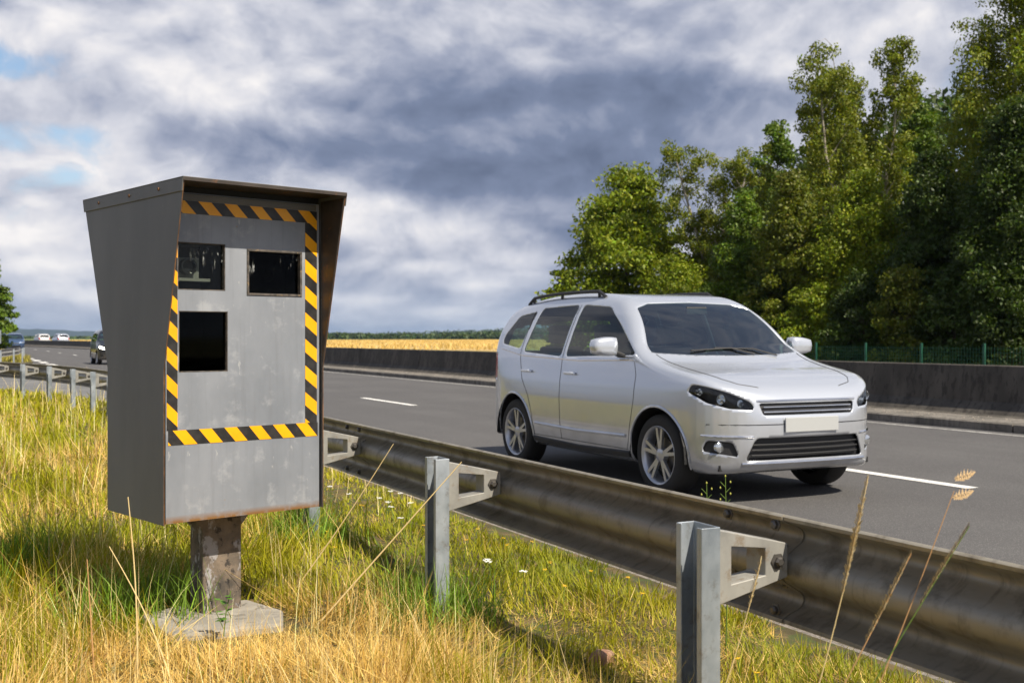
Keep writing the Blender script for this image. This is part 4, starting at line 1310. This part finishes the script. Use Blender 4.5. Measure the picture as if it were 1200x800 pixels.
T(985, 62, 46, 66, 'birch_tree', 'tall birch whose crown splits into two tops above its white stems', BIRCH, BG, 16, kind='weep', nclump=420, nper=100, leaf=.085, bark=M['bark_birch'], trunks=2, tr=.12, group=TG)
T(1032, 44, 47, 46, 'birch_tree', 'narrow airy birch top touching the double-topped birch', BIRCH, BG, 17, kind='weep', nclump=230, nper=90, leaf=.085, bark=M['bark_birch'], trunks=1, tr=.11, group=TG)
T(930, 205, 40, 62, 'willow_tree', 'bushy olive green tree low in front of the double-topped birch', DOME, OG, 18, nclump=230, nper=120, leaf=.09, group=TG)
T(1078, 112, 50, 50, 'ash_tree', 'rounded mid green crown filling the gap between the two tall birches', TALL, MG, 19, nclump=220, nper=120, leaf=.12, group=TG)
T(1015, 200, 39, 75, 'willow_tree', 'broad olive tree whose foliage hangs over the fence behind the silver car', DOME, YG, 20, nclump=300, nper=120, leaf=.085, group=TG, tr=.1)
T(1165, -45, 38, 100, 'weeping_birch', 'tallest weeping birch with long hanging twigs and a white trunk', BIRCH, BG, 21, kind='weep', nclump=640, nper=100, leaf=.075, bark=M['bark_birch'], trunks=2, tr=.15, group=TG)
T(1100, 180, 36, 70, 'oak_tree', 'dark green tree in the shade below the weeping birch', DOME, DG, 22, nclump=290, nper=130, leaf=.09, group=TG)
T(1190, 120, 33, 80, 'oak_tree', 'dark green tree at the frame edge in front of the weeping birch trunk', TALL, DG, 23, nclump=340, nper=120, leaf=.085, group=TG)
T(1260, 10, 34, 110, 'birch_tree', 'bright green birch cut by the frame edge beyond the fence', BIRCH, YG, 24, kind='weep', nclump=300, nper=90, leaf=.08, bark=M['bark_birch'], group=TG)
T(1330, 60, 34, 110, 'ash_tree', 'mid green tree beyond the frame edge', DOME, MG, 25, nclump=200, nper=90, leaf=.12, group=TG)
# undergrowth along the fence
for i, (px, ty, Z, hp, c_, lb) in enumerate([(790, 300, 44, 48, YG, 'yellow green bush just beside the rounded tree'), (850, 318, 40, 44, OG, 'olive bush seen past the roof of the silver car'),
        (905, 322, 36, 46, DG, 'dark bush behind the windscreen of the silver car'), (958, 330, 33.5, 44, YG, 'bright leafy bush above the bonnet of the silver car'),
        (1012, 322, 32.5, 48, DG, 'dark bush behind the green fence post nearest the silver car'), (1062, 312, 32, 50, OG, 'olive bush behind the second green fence post'),
        (1118, 318, 31.5, 52, DG, 'dark bush between the two plainest green fence posts'), (1178, 300, 31, 56, DG, 'dark bush at the frame edge behind the wire fence')]):
    T(px, ty, Z, hp, 'shrub', lb, BUSH, c_, 40 + i, nclump=120, nper=110, leaf=.085, cat='bush', tr=.04, cr=.2, group='bushes along the wire fence')
# dense wood behind
r = np.random.default_rng(5); cs = []; rs = []
for k in range(900):
    px = r.uniform(790, 1420); Z = r.uniform(56, 78); topz = np.interp(px, [790, 840, 900, 980, 1080, 1200, 1400], [3.2, 5.5, 8.5, 12, 13.5, 14, 13]) * Z / 60
    x, y = at(px, Z); z = r.random() * topz; c_ = 1.3; cs.append((x, y, z)); rs.append((c_ * 1.3, c_ * 1.3, c_))
o = leaf_cloud('wood_foliage', np.array(cs), np.array(rs), 70, .26, DG, None, seed=77)
tag(o, 'dense dark wood filling the background behind the separate trees', 'wood', kind='stuff')
# roadside tree far left
T(-22, 300, 92, 42, 'roadside_tree', 'lone green tree on the grass island by the far guardrail', DOME, MG, 31, kind='tier', nclump=220, nper=90, leaf=.2, tr=.2)

# green wire fence
FX = 25.0
wf = empty('wire_fence', (FX, 21.3, 0)); tag(wf, 'dark green wire mesh fence on slim posts beyond the concrete barrier', 'fence')
y = 21.3 - 2.2 * 8; i = 0
while y < 32:
    m = MB(); m.box(-.03, .03, y - 21.3 - .03, y - 21.3 + .03, -.1, 1.13 if i % 1 == 0 else 1.1); m.build('post', M['fence_green'], wf, bevel=.006); y += 2.2; i += 1
m = MB()
for z in np.arange(.08, 1.06, .10): m.box(.031, .036, 3.7 - 21.3, 30.1 - 21.3, z, z + .006)
for yy in np.arange(3.7, 30.1, .10): m.box(.037, .041, yy - 21.3, yy - 21.3 + .005, .05, 1.04)
m.build('wire_mesh', M['fence_green'], wf)

# pale air that dims and blues the far distance
M['haze'] = bpy.data.materials.new('haze'); M['haze'].use_nodes = True
_nt = M['haze'].node_tree; _nt.nodes.clear(); _o = _nt.nodes.new('ShaderNodeOutputMaterial'); _v = _nt.nodes.new('ShaderNodeVolumePrincipled')
_v.inputs['Color'].default_value = (.50, .70, 1, 1); _v.inputs['Density'].default_value = .0001; _v.inputs['Anisotropy'].default_value = .3
_nt.links.new(_v.outputs[0], _o.inputs['Volume'])
m = MB(); m.box(-4100, 6100, -1600, 8100, -1.2, 75); tag(m.build('haze', M['haze']), 'thin pale summer haze in the air over the fields', 'haze', kind='stuff')

# distant hedges and hills
def ridge(name, px0, px1, Z, hfun, m, n=120, depth=60):
    vs = []; fs = []
    for i in range(n + 1):
        px = px0 + (px1 - px0) * i / n
        for (dz_, q) in ((0, 0), (depth * .4, .75), (depth, 1.0), (depth * 3, 1.02), (depth * 5, 0)):
            x, y = at(px, Z + dz_); vs.append((x, y, hfun(px) * q - .05 + (vnoise(px, dz_, 6) - .5) * hfun(px) * .10 * (q > 0)))
    for i in range(n):
        for j in range(4): fs.append((i * 5 + j, i * 5 + j + 1, (i + 1) * 5 + j + 1, (i + 1) * 5 + j))
    o = MB().add(vs, fs).build(name, m, smooth=True); tag(o, kind='structure'); return o


M['hill'] = mat('wooded_hill', rough=1, fn=worn((.040, .065, .025), (.075, .10, .035), .012, spots=((.13, .14, .05), .006, .55, .7)))
M['hill2'] = mat('far_wooded_hill', rough=1, fn=worn((.018, .028, .014), (.030, .042, .018), .008))
ridge('hills', -700, 260, 5500, lambda px: 1.3 + (395 - np.interp(px, [-700, 0, 60, 110, 200, 260], [380, 384, 385.5, 388, 391, 393])) * 5500 / F_PX + 5 * (vnoise(px, 0, 9) - .5), M['hill2'], depth=300)
ridge('low_hill', 360, 1300, 1300, lambda px: 1.3 + (395 - np.interp(px, [360, 450, 500, 560, 640, 800, 1300], [394.2, 393.5, 392.2, 389.5, 385, 379, 372])) * 1300 / F_PX, M['hill'], depth=160)
cs = []; rs = []
for k in range(900):
    px = r.uniform(370, 680) if k % 3 else r.uniform(-40, 380); Z = r.uniform(690, 780) if px > 370 else r.uniform(900, 1000)
    h = (1.2 + np.interp(px, [370, 480, 620, 680], [1.3, .6, 1.6, 2.5]) * (.6 + .8 * vnoise(px, 0, 11))) if px > 370 else 1.0
    x, y = at(px, Z); cs.append((x, y, h * .6)); rs.append((4.5, 4.5, h))
for k in range(260):
    px = r.uniform(380, 700); Z = 1330 + r.uniform(0, 60); x, y = at(px, Z)
    h = 1.3 + (395 - np.interp(px, [360, 450, 500, 560, 640, 800, 1300], [394.2, 393.5, 392.2, 389.5, 385, 379, 372])) * Z / F_PX
    cs.append((x, y, h * .8)); rs.append((9, 9, 3.2 + 3 * r.random()))
o = leaf_cloud('far_hedge', np.array(cs), np.array(rs), 40, 1.5, (.055, .085, .022), None, seed=78)
tag(o, 'dark hedgerow and tree line along the far edge of the wheat field', 'hedge', kind='stuff')
# far signs and steeple
x, y = at(45, 230); q = empty('road_sign', (x, y, 0)); q.rotation_euler = (0, 0, R(-24)); tag(q, 'tiny white road sign far off over the motorway bend', 'sign')
Zs = 230 / F_PX
m = MB(); m.box(-3.4 * Zs, 3.4 * Zs, -.05, .05, 1.3 + .9 * Zs, 1.3 + 2.9 * Zs); m.build('sign_board', mat('sign_white', (.7, .7, .68), .5), q, bevel=.01)
for s in (-1, 1):
    m = MB(); m.box(s * .4 - .04, s * .4 + .04, .055, .13, -.1, 1.3 + 2.6 * Zs); m.build('post', M['galv'], q)
x, y = at(505.5, 1250); q = empty('church_steeple', (x, y, 0)); tag(q, 'tiny pale church steeple on the horizon above the wheat field', 'steeple')
m = MB(); m.box(-1, 1, -1, 1, 0, 5.0); m.build('tower', mat('steeple_stone', (.6, .58, .55), .8), q)
m = MB(); m.add([(-1.1, -1.1, 5), (1.1, -1.1, 5), (1.1, 1.1, 5), (-1.1, 1.1, 5), (0, 0, 8.5)], [(0, 1, 4), (1, 2, 4), (2, 3, 4), (3, 0, 4), (3, 2, 1, 0)]); m.build('spire', M['hill'], q)
x, y = at(-1, 70); q = empty('road_sign', (x, y, 0)); q.rotation_euler = (0, 0, R(-24)); tag(q, 'pale grey back of a small road sign in front of the roadside tree', 'sign')
m = MB(); m.box(-.35, .12, -.02, .02, .9, 1.75); m.build('sign_board', M['galv'], q, bevel=.01)
m = MB(); m.box(-.14, -.08, .021, .07, -.1, 1.7); m.build('post', M['galv'], q)

# ------------------------------------------------------------------ grass and small plants of the verge
def blades(name, P_, h, w, phi0, kap, az_, col, levels=3, tipcol=None, label=None, cat=None):
    N_ = len(P_); rr = np.random.default_rng(3); wa = az_ + np.pi / 2 + rr.normal(size=N_) * .8
    wd = np.stack([np.cos(wa), np.sin(wa), 0 * wa], -1); L = np.stack([np.cos(az_), np.sin(az_)], -1)
    rows = []; cols = []
    for i in range(levels + 1):
        t = i / levels; ph = phi0 + kap * t * .5; dist_ = h * t
        c_ = P_ + np.concatenate([L * (dist_ * np.sin(ph))[:, None], (dist_ * np.cos(ph))[:, None]], 1)
        ww = (w * (1 - t) ** .6)[:, None] * .5
        cc = col if tipcol is None else col * (1 - t) + tipcol * t
        if i < levels: rows += [c_ - wd * ww, c_ + wd * ww]; cols += [cc, cc]
        else: rows.append(c_); cols.append(cc)
    k = 2 * levels + 1; V = np.stack(rows, 1).reshape(-1, 3); CC = np.stack(cols, 1).reshape(-1, 3)
    V[:, 2] = np.maximum(V[:, 2], gz(V[:, 0], V[:, 1]) + .003)
    b = np.arange(N_) * k; tr_ = []
    for i in range(levels - 1):
        o_ = 2 * i; tr_.append(np.stack([b + o_, b + o_ + 1, b + o_ + 3], -1)); tr_.append(np.stack([b + o_, b + o_ + 3, b + o_ + 2], -1))
    o_ = 2 * (levels - 1); tr_.append(np.stack([b + o_, b + o_ + 1, b + o_ + 2], -1))
    o = npmesh(name, V, np.concatenate(tr_), M['blade'], col=np.clip(CC, .003, .9))
    return tag(o, label, cat, kind='stuff')


def scatter(n, r0=2.3, r1=46, a0=-9, a1=66, seed=1):
    """positions on the verge, thinning out with distance from the roadside viewpoint"""
    rr = np.random.default_rng(seed); rd = np.exp(rr.uniform(np.log(r0), np.log(r1), n)); a = np.radians(rr.uniform(a0, a1, n))
    x = rd * np.sin(a); y = rd * np.cos(a); edge = 3.12 + rail_path(y) + (vnoise(x, y, .22, 5) - .5) * .40
    k = (x < edge) & (x > -9)
    # keep the slab of the cabinet free
    lx = (x - .737) * math.cos(R(15.2)) + (y - 4.495) * math.sin(R(15.2)); ly = -(x - .737) * math.sin(R(15.2)) + (y - 4.495) * math.cos(R(15.2))
    k &= ~((np.abs(lx - .26) < .29 - .02) & (ly > -.22) & (ly < .33))
    return x[k], y[k], rd[k]


def dryness(x, y):
    d = .30 + .55 * np.exp(-((x - .55) ** 2 / 1.6 + (y - 4.0) ** 2 / 1.9)) + .42 * np.exp(-((x - 1.0) ** 2 + (y - 3.1) ** 2) / 1.4)
    d += 1.25 * (vnoise(x, y, .45, 2) - .5) + .5 * (vnoise(x, y, 1.6, 3) - .5)
    d -= .34 * np.clip((x - rail_path(y) - 1.65) / .4, 0, 1)
    d += .12 * np.clip((y - 11) / 6, 0, 1) - .14 * np.clip((y - 4.6) / 1.5, 0, 1)
    return np.clip(d, .04, .97)


def field_of_blades(name, n, seed, label, which):
    rr = np.random.default_rng(seed); x, y, rd = scatter(n, seed=seed); dr = dryness(x, y); u = rr.random(len(x))
    k = (u < dr) if which == 'dry' else (u > dr)
    x, y, rd = x[k], y[k], rd[k]; N_ = len(x); near = np.clip((x - rail_path(y) - 1.60) / .5, 0, 1)
    z = gz(x, y) - .01; far = np.clip(rd / 6, .75, 5)
    hn = .40 + 1.25 * vnoise(x, y, .40, 7)
    g_ = np.exp(rr.normal(size=N_) * .33)
    if which == 'green':
        h = .138 * hn * g_ * (1 - .52 * near) * (1 - .18 * np.clip((y - 5) / 2, 0, 1) + .35 * np.clip((y - 9) / 6, 0, 1)); w = .0064 * far * (.7 + .7 * rr.random(N_))
        phi = np.abs(rr.normal(size=N_) * .22); kap = np.abs(rr.normal(size=N_)) * 1.0 + .1
        tone = rr.random(N_)[:, None]; pn = vnoise(x, y, .5, 11)[:, None]
        c = np.array([.190, .225, .006]) * (1 - tone) + np.array([.070, .125, .004]) * tone
        c = c * (1 - .55 * pn) + np.array([.37, .32, .008]) * .55 * pn * 1.1
        yl = np.clip((y - 5) / 4, 0, 1)[:, None] * .45; c = c * (1 - yl) + np.array([.31, .33, .008]) * yl
        tip = c * np.array([1.5, 1.25, .9]); c = c * 1.0
    else:
        lying = rr.random(N_) < np.where(y > 7, .40, .66); h = np.where(lying, .19, .125) * hn * g_ * (1 - .55 * near); w = .0044 * far * (.7 + .7 * rr.random(N_))
        phi = np.where(lying, .80 + rr.random(N_) * .75, np.abs(rr.normal(size=N_) * .38)); kap = np.where(lying, rr.normal(size=N_) * .25, rr.normal(size=N_) * .55)
        tone = rr.random(N_)[:, None]
        c = np.array([.76, .57, .21]) * (1 - tone) + np.array([.53, .32, .065]) * tone
        c = np.where(rr.random(N_)[:, None] < .12, np.array([[.30, .17, .06]]), c); tip = c * 1.05
    c = c * np.exp(rr.normal(size=N_) * .24)[:, None]
    h = h * (1 - .55 * np.exp(-((x - 1.05) ** 2 + (y - 4.25) ** 2) / .16))
    return blades(name, np.stack([x, y, z], -1), h, w, phi, kap, 14 * vnoise(x, y, .42, 9) + rr.normal(size=N_) * 1.0, c, 3, tip, label, 'grass')


field_of_blades('green_grass', 330000, 21, 'fresh green grass growing all over the roadside verge', 'green')
field_of_blades('dry_grass', 380000, 22, 'straw coloured dry grass and lying stalks on the verge', 'dry')
# tall thin stalks standing above the sward
x, y, rd = scatter(5200, seed=33); rr = np.random.default_rng(34); N_ = len(x); k = (x - rail_path(y) < 1.75) | (y > 7); x, y, rd = x[k], y[k], rd[k]; N_ = len(x)
h = (.22 + .20 * rr.random(N_)) * (1 + .4 * np.clip((y - 9) / 6, 0, 1)); c = np.array([.78, .62, .32]) * np.exp(rr.normal(size=(N_, 1)) * .2)
blades('tall_straw', np.stack([x, y, gz(x, y)], -1), h, .0030 * np.clip(rd / 5, .8, 5), np.abs(rr.normal(size=N_) * .25), rr.normal(size=N_) * .5, rr.random(N_) * 6.28, c, 4, c * 1.05, 'thin straw stalks standing above the grass of the verge', 'straw')
# darker tufts at the feet of the posts and the pole
P_ = []; base = [(PXo, yP + SPC * k) for k in range(1, 4)] + [(1.0 - .25, 4.9), (.35, 6.3), (0.0, 5.6), (-.2, 6.6)]
for (bx, by) in base:
    n_ = 520; P_.append(np.stack([bx + rr.normal(size=n_) * .14 - .05, by + rr.normal(size=n_) * .16, np.zeros(n_)], -1))
P_ = np.concatenate(P_); P_[:, 2] = gz(P_[:, 0], P_[:, 1]) - .01; N_ = len(P_)
c = np.array([.12, .20, .016]) * np.exp(rr.normal(size=(N_, 1)) * .35)
blades('grass_tufts', P_, .17 + .15 * rr.random(N_), .0055 * np.ones(N_), np.abs(rr.normal(size=N_) * .25), np.abs(rr.normal(size=N_)) * .9, rr.random(N_) * 6.28, c, 3, c * 1.5, 'deep green tufts of longer grass round the guardrail posts', 'grass')
# grass on the island and along the far verge
def simple_grass(name, x, y, z, h, w, col, label):
    rr = np.random.default_rng(9); n_ = len(x); L = rr.random(n_) * 6.28
    A = np.stack([x, y, z], -1); B = A + np.stack([np.cos(L) * w, np.sin(L) * w, 0 * w], -1); Tt = A + np.stack([rr.normal(size=n_) * h * .3, rr.normal(size=n_) * h * .3, h], -1)
    V = np.stack([A, B, Tt], 1).reshape(-1, 3); Fc = np.arange(n_ * 3).reshape(-1, 3)
    return tag(npmesh(name, V, Fc, M['blade'], col=np.repeat(col, 3, 0)), label, 'grass', kind='stuff')


n_ = 26000; x = rr.uniform(-3, 3.9, n_); y = rr.uniform(46, 112, n_); k = x < np.interp(y, [46, 56, 60, 66, 112], [1.0, 2.5, 3.4, 3.65, 3.65]); x, y = x[k], y[k]; n_ = len(x)
simple_grass('island_grass', x, y, np.full(n_, .09), .15 + .2 * rr.random(n_), np.full(n_, .06), np.array([.30, .26, .05]) * np.exp(rr.normal(size=(n_, 1)) * .35), 'yellowing grass on the island beside the slip road')
n_ = 40000; x = rr.uniform(23.5, 27.5, n_); y = rr.uniform(5, 70, n_)
simple_grass('far_verge_grass', x, y, np.full(n_, .02), .2 + .4 * rr.random(n_), np.full(n_, .04), np.array([.17, .17, .04]) * np.exp(rr.normal(size=(n_, 1)) * .4), 'rough grass along the foot of the green wire fence')
n_ = 60000; x = rr.uniform(28, 330, n_); y = rr.uniform(100, 430, n_)
simple_grass('wheat_stubble', x, y, np.full(n_, .0), .25 + .3 * rr.random(n_), np.full(n_, .25), np.array([.64, .45, .16]) * np.exp(rr.normal(size=(n_, 1)) * .10), 'golden wheat stubble standing in the field behind the barrier')

# flowers
M['petal_w'] = mat('white_petals', (.80, .80, .76), .7); M['petal_y'] = mat('yellow_petals', (.85, .50, .01), .6); M['stem'] = mat('green_stem', (.10, .17, .02), .6)
def flower(name, x, y, h, m, rad, n, label, grp, cat):
    rt = empty(name, (x, y, float(gz(x, y)))); tag(rt, label, cat, grp); lx, ly = random.uniform(-.03, .03), random.uniform(-.03, .03)
    q = MB(); q.tube([(0, 0, 0), (lx * .4, ly * .4, h * .6), (lx, ly, h)], [.0022, .0018, .0014], 5); q.build('stem', M['stem'], rt)
    q = MB()
    for k in range(n):
        a = 2.399 * k; rr_ = rad * math.sqrt((k + .5) / n); c_ = (lx + rr_ * math.cos(a), ly + rr_ * math.sin(a), h + random.uniform(-.003, .004)); s_ = rad * (.30 if name == 'white_flower' else .42)
        q.add([(c_[0] - s_, c_[1], c_[2]), (c_[0], c_[1] - s_, c_[2] + .001), (c_[0] + s_, c_[1], c_[2]), (c_[0], c_[1] + s_, c_[2] + .001), (c_[0], c_[1], c_[2] + s_ * .5)], [(0, 1, 4), (1, 2, 4), (2, 3, 4), (3, 0, 4)])
    q.build('blossom', m, rt)


def ground_at(px, py, z=.30):
    Z = F_PX * (CAM_H - z) / (py - 395); return at(px, Z)


for (px, py) in [(412, 579), (446, 584), (452, 588), (478, 590), (388, 569), (470, 577), (463, 594), (577, 658), (614, 668), (566, 655), (455, 575), (475, 607)]:
    x, y = ground_at(px, py, .26); flower('white_flower', x, y, .26 - float(gz(x, y)), M['petal_w'], .018, 16, 'small white flower cluster in the green grass between the guardrail posts', 'white flowers of the verge', 'flower')
for (px, py) in [(424, 592), (404, 613), (423, 591), (490, 615), (545, 633), (598, 637), (618, 635), (556, 620), (660, 688), (637, 667), (590, 630), (650, 658), (735, 676), (692, 668), (378, 622), (385, 640), (826, 773), (868, 770), (893, 790), (840, 768), (700, 650), (748, 695)]:
    x, y = ground_at(px, py, .22); flower('yellow_flower', x, y, .22 - float(gz(x, y)), M['petal_y'], .010, 9, 'small yellow flower in the short grass along the guardrail', 'yellow flowers of the verge', 'flower')

# the tall grass stalks in front of the rail, one object each
M['seed'] = mat('seed_head', rough=.8, fn=worn((.62, .48, .24), (.76, .63, .38), 60)); M['seed2'] = mat('brown_seed_head', (.60, .42, .22), .8); M['straw'] = mat('straw_stem', (.72, .55, .26), .6); M['rstem'] = mat('reddish_stem', (.50, .28, .12), .6)


def P3(px, py, Z): x, y = at(px, Z); return Vector((x, y, hz_(py, Z)))


def stalk(label, b, t, Z, head, m_stem, m_head, hr=.010, bend=.02, grp='tall stalks rising in front of the guardrail', r0=.0020):
    A = P3(b[0], b[1], Z); B = P3(t[0], t[1], Z); d = B - A
    gzv = float(gz(A.x, A.y)); A2 = A - d * max(0, (A.z - gzv) / d.z); rt = empty('grass_stalk', A2); tag(rt, label, 'stalk', grp)
    side = Vector((d.y, -d.x, 0)).normalized() if abs(d.x) + abs(d.y) > 1e-4 else Vector((1, 0, 0)); D = B - A2
    f_ = lambda u: D * u + Vector((CT, -ST, 0)) * bend * math.sin(math.pi * u)
    q = MB(); q.tube([f_(u) for u in np.linspace(0, 1, 12)], [r0 * (1 - .55 * u) for u in np.linspace(0, 1, 12)], 6); q.build('stem', m_stem, rt, smooth=True)
    if head:
        q = MB(); n_ = int(420 * head / .3); L = D.length
        for k in range(n_):
            u = 1 - head / L * (1 - (k + .5) / n_); a = 2.4 * k; v = (k + .5) / n_; rr_ = hr * (math.sin(math.pi * min(1, v * .90 + .08)) ** .6) * random.uniform(.35, .9) * (.75 + .5 * math.sin(k * .13) ** 2); c_ = f_(min(u, 1))
            o_ = Vector((math.cos(a), math.sin(a), 0)) * rr_; e = c_ + o_ + Vector((0, 0, .010)) + o_ * .15; s_ = .0030
            q.add([c_, c_ + o_ * .7 + Vector((s_, s_, .003)), e, c_ + o_ * .7 + Vector((-s_, -s_, .009))], [(0, 1, 2), (0, 2, 3), (0, 3, 1), (1, 3, 2)])
        q.build('seed_head', m_head, rt)


stalk('thick straw seed spike leaning right in front of the guardrail, nearest its post', (958, 770), (1017, 560), 2.45, .27, M['straw'], M['seed'], .010)
stalk('short straw seed spike between the two taller stalks in front of the rail', (985, 800), (1068, 648), 2.40, .22, M['rstem'], M['seed'], .008, .01)
stalk('thin green stemmed spike leaning furthest right over the rail', (1035, 790), (1136, 616), 2.40, .20, M['stem'], M['seed'], .0055, -.01)
stalk('reddish stalk rising highest over the rail with a tufted brown top', (1030, 790), (1118, 575), 2.45, 0.0, M['rstem'], M['seed2'], .004, .01)
stalk('pale seed spike standing right against the nearest guardrail post', (845, 790), (892, 655), 2.75, .13, M['straw'], M['seed'], .008)
stalk('long straw stem leaning across the second guardrail post', (425, 672), (541, 541), 4.55, .0, M['straw'], M['seed'], .004, 0.0, r0=.0042)
stalk('straw stem crossing in front of the rail right of the cabinet', (380, 640), (461, 520), 5.2, .0, M['straw'], M['seed'], .004, .01, r0=.0035)
stalk('straw stem standing close against the side of the cabinet', (158, 740), (150, 582), 3.8, .0, M['straw'], M['seed'], .004, .01, r0=.0035)
stalk('bent straw stem low before the shaded side of the cabinet', (175, 745), (128, 640), 3.7, .0, M['straw'], M['seed'], .004, .02, r0=.0030)
stalk('reddish straw stem near the frame edge below the cabinet', (107, 735), (102, 655), 3.8, .0, M['rstem'], M['seed'], .004, .0, r0=.0035)
# two tufts crown the reddish stalk
for nm, (px, py) in (('a', (1130, 557)), ('b', (1128, 579))):
    q = MB(); c0 = P3(px - 11, py + 4, 2.45); c1 = P3(px + 11, py - 3, 2.45)
    for k in range(40):
        u = k / 39; a = 2.4 * k; rr_ = .009 * math.sin(math.pi * (u * .85 + .1)); c_ = c0.lerp(c1, u); o_ = Vector((math.cos(a) * .6, math.sin(a) * .3, math.sin(a))) * rr_
        q.add([c_, c_ + o_ * .7 + Vector((.002, 0, .003)), c_ + o_ * 1.4 + Vector((.006, 0, .004)), c_ + o_ * .7 + Vector((-.002, 0, -.003))], [(0, 1, 2), (0, 2, 3), (0, 3, 1), (1, 3, 2)])
    rt = [o for o in C.objects if o.get('label', '').startswith('reddish stalk rising highest')][0]
    o = q.build('seed_head', M['seed2'], rt); o.matrix_parent_inverse = Matrix.Translation(-rt.location)
M['bud'] = mat('weed_bud', (.30, .30, .05), .7)
# little weeds showing over the rail top below the car
for (px, py, lb) in ((828, 566, 'short weed with buds poking over the guardrail below the silver car'), (850, 558, 'taller budding weed poking over the guardrail below the silver car')):
    Z = 4.2; x, y = at(px, Z); zt = hz_(py, Z); rt = empty('weed', (x, y, 0.0)); tag(rt, lb, 'weed')
    q = MB(); q.tube([(0, 0, 0), (.01, 0, zt * .5), (0, 0, zt)], [.003, .0025, .0015], 6)
    for k in range(5):
        z_ = zt - .02 - .022 * k; s_ = 1 if k % 2 else -1; q.tube([(0, 0, z_ - .02), (s_ * .016, -s_ * .01, z_)], [.0015, .001], 5)
    q.build('stem', M['stem'], rt)
    q = MB()
    for k in range(6):
        z_ = zt - .022 * k; s_ = 1 if k % 2 else -1; q.lathe([(0, -.005), (.0035, 0), (.0025, .005), (0, .007)], 7, 'z', (s_ * .016 * (k > 0), -s_ * .01 * (k > 0), z_))
    q.build('bud', M['bud'], rt, smooth=True)
# little leafy plant on the slab, a stone in the grass, litter
q = MB(); rp = random.Random(4)
pl = empty('leafy_weed', (.93, 4.50, .17)); pl.location = (*at(262, 4.25), .16); tag(pl, 'small leafy green weed growing at the foot of the cabinet pole', 'weed')
q.tube([(0, 0, 0), (.01, 0, .10), (.03, .01, .17)], .002, 5); q.tube([(0, 0, .03), (-.03, 0, .10)], .0015, 5); q.build('stem', M['stem'], pl)
q = MB()
for k in range(16):
    a = rp.random() * 6.28; z_ = .04 + rp.random() * .13; c_ = Vector((.02 * z_ * 8 * rp.uniform(-1, 1), .01, z_)); d = Vector((math.cos(a), math.sin(a), rp.uniform(-.2, .4))) * .032; n_ = Vector((-math.sin(a), math.cos(a), 0)) * .012
    q.add([c_, c_ + d * .5 + n_, c_ + d, c_ + d * .5 - n_], [(0, 1, 2, 3)])
q.build('leaves', mat('weed_leaf', (.08, .19, .02), .5), pl)
bm = bmesh.new(); bmesh.ops.create_icosphere(bm, subdivisions=3, radius=1)
for v in bm.verts:
    p = v.co; m_2 = max(abs(p.x), abs(p.y), abs(p.z)); p = p / m_2 * .55 + p * .45; v.co = Vector((p.x * .045, p.y * .035, p.z * .026)) * (1 + .12 * float(vnoise(p.x * 3 + 5, p.y * 3 + p.z * 2, .7)))
me = bpy.data.meshes.new('stone'); bm.to_mesh(me); bm.free(); me.materials.append(mat('reddish_stone', rough=.9, fn=worn((.30, .16, .10), (.40, .25, .17), 30, bumpy=.5)))
me.polygons.foreach_set('use_smooth', [True] * len(me.polygons)); o = bpy.data.objects.new('stone', me); C.objects.link(o)
o.location = (*at(705, 4.05), .135); o.rotation_euler = (0, 0, .6); tag(o, 'reddish broken stone lying in the grass at the foot of the nearest guardrail post', 'stone')
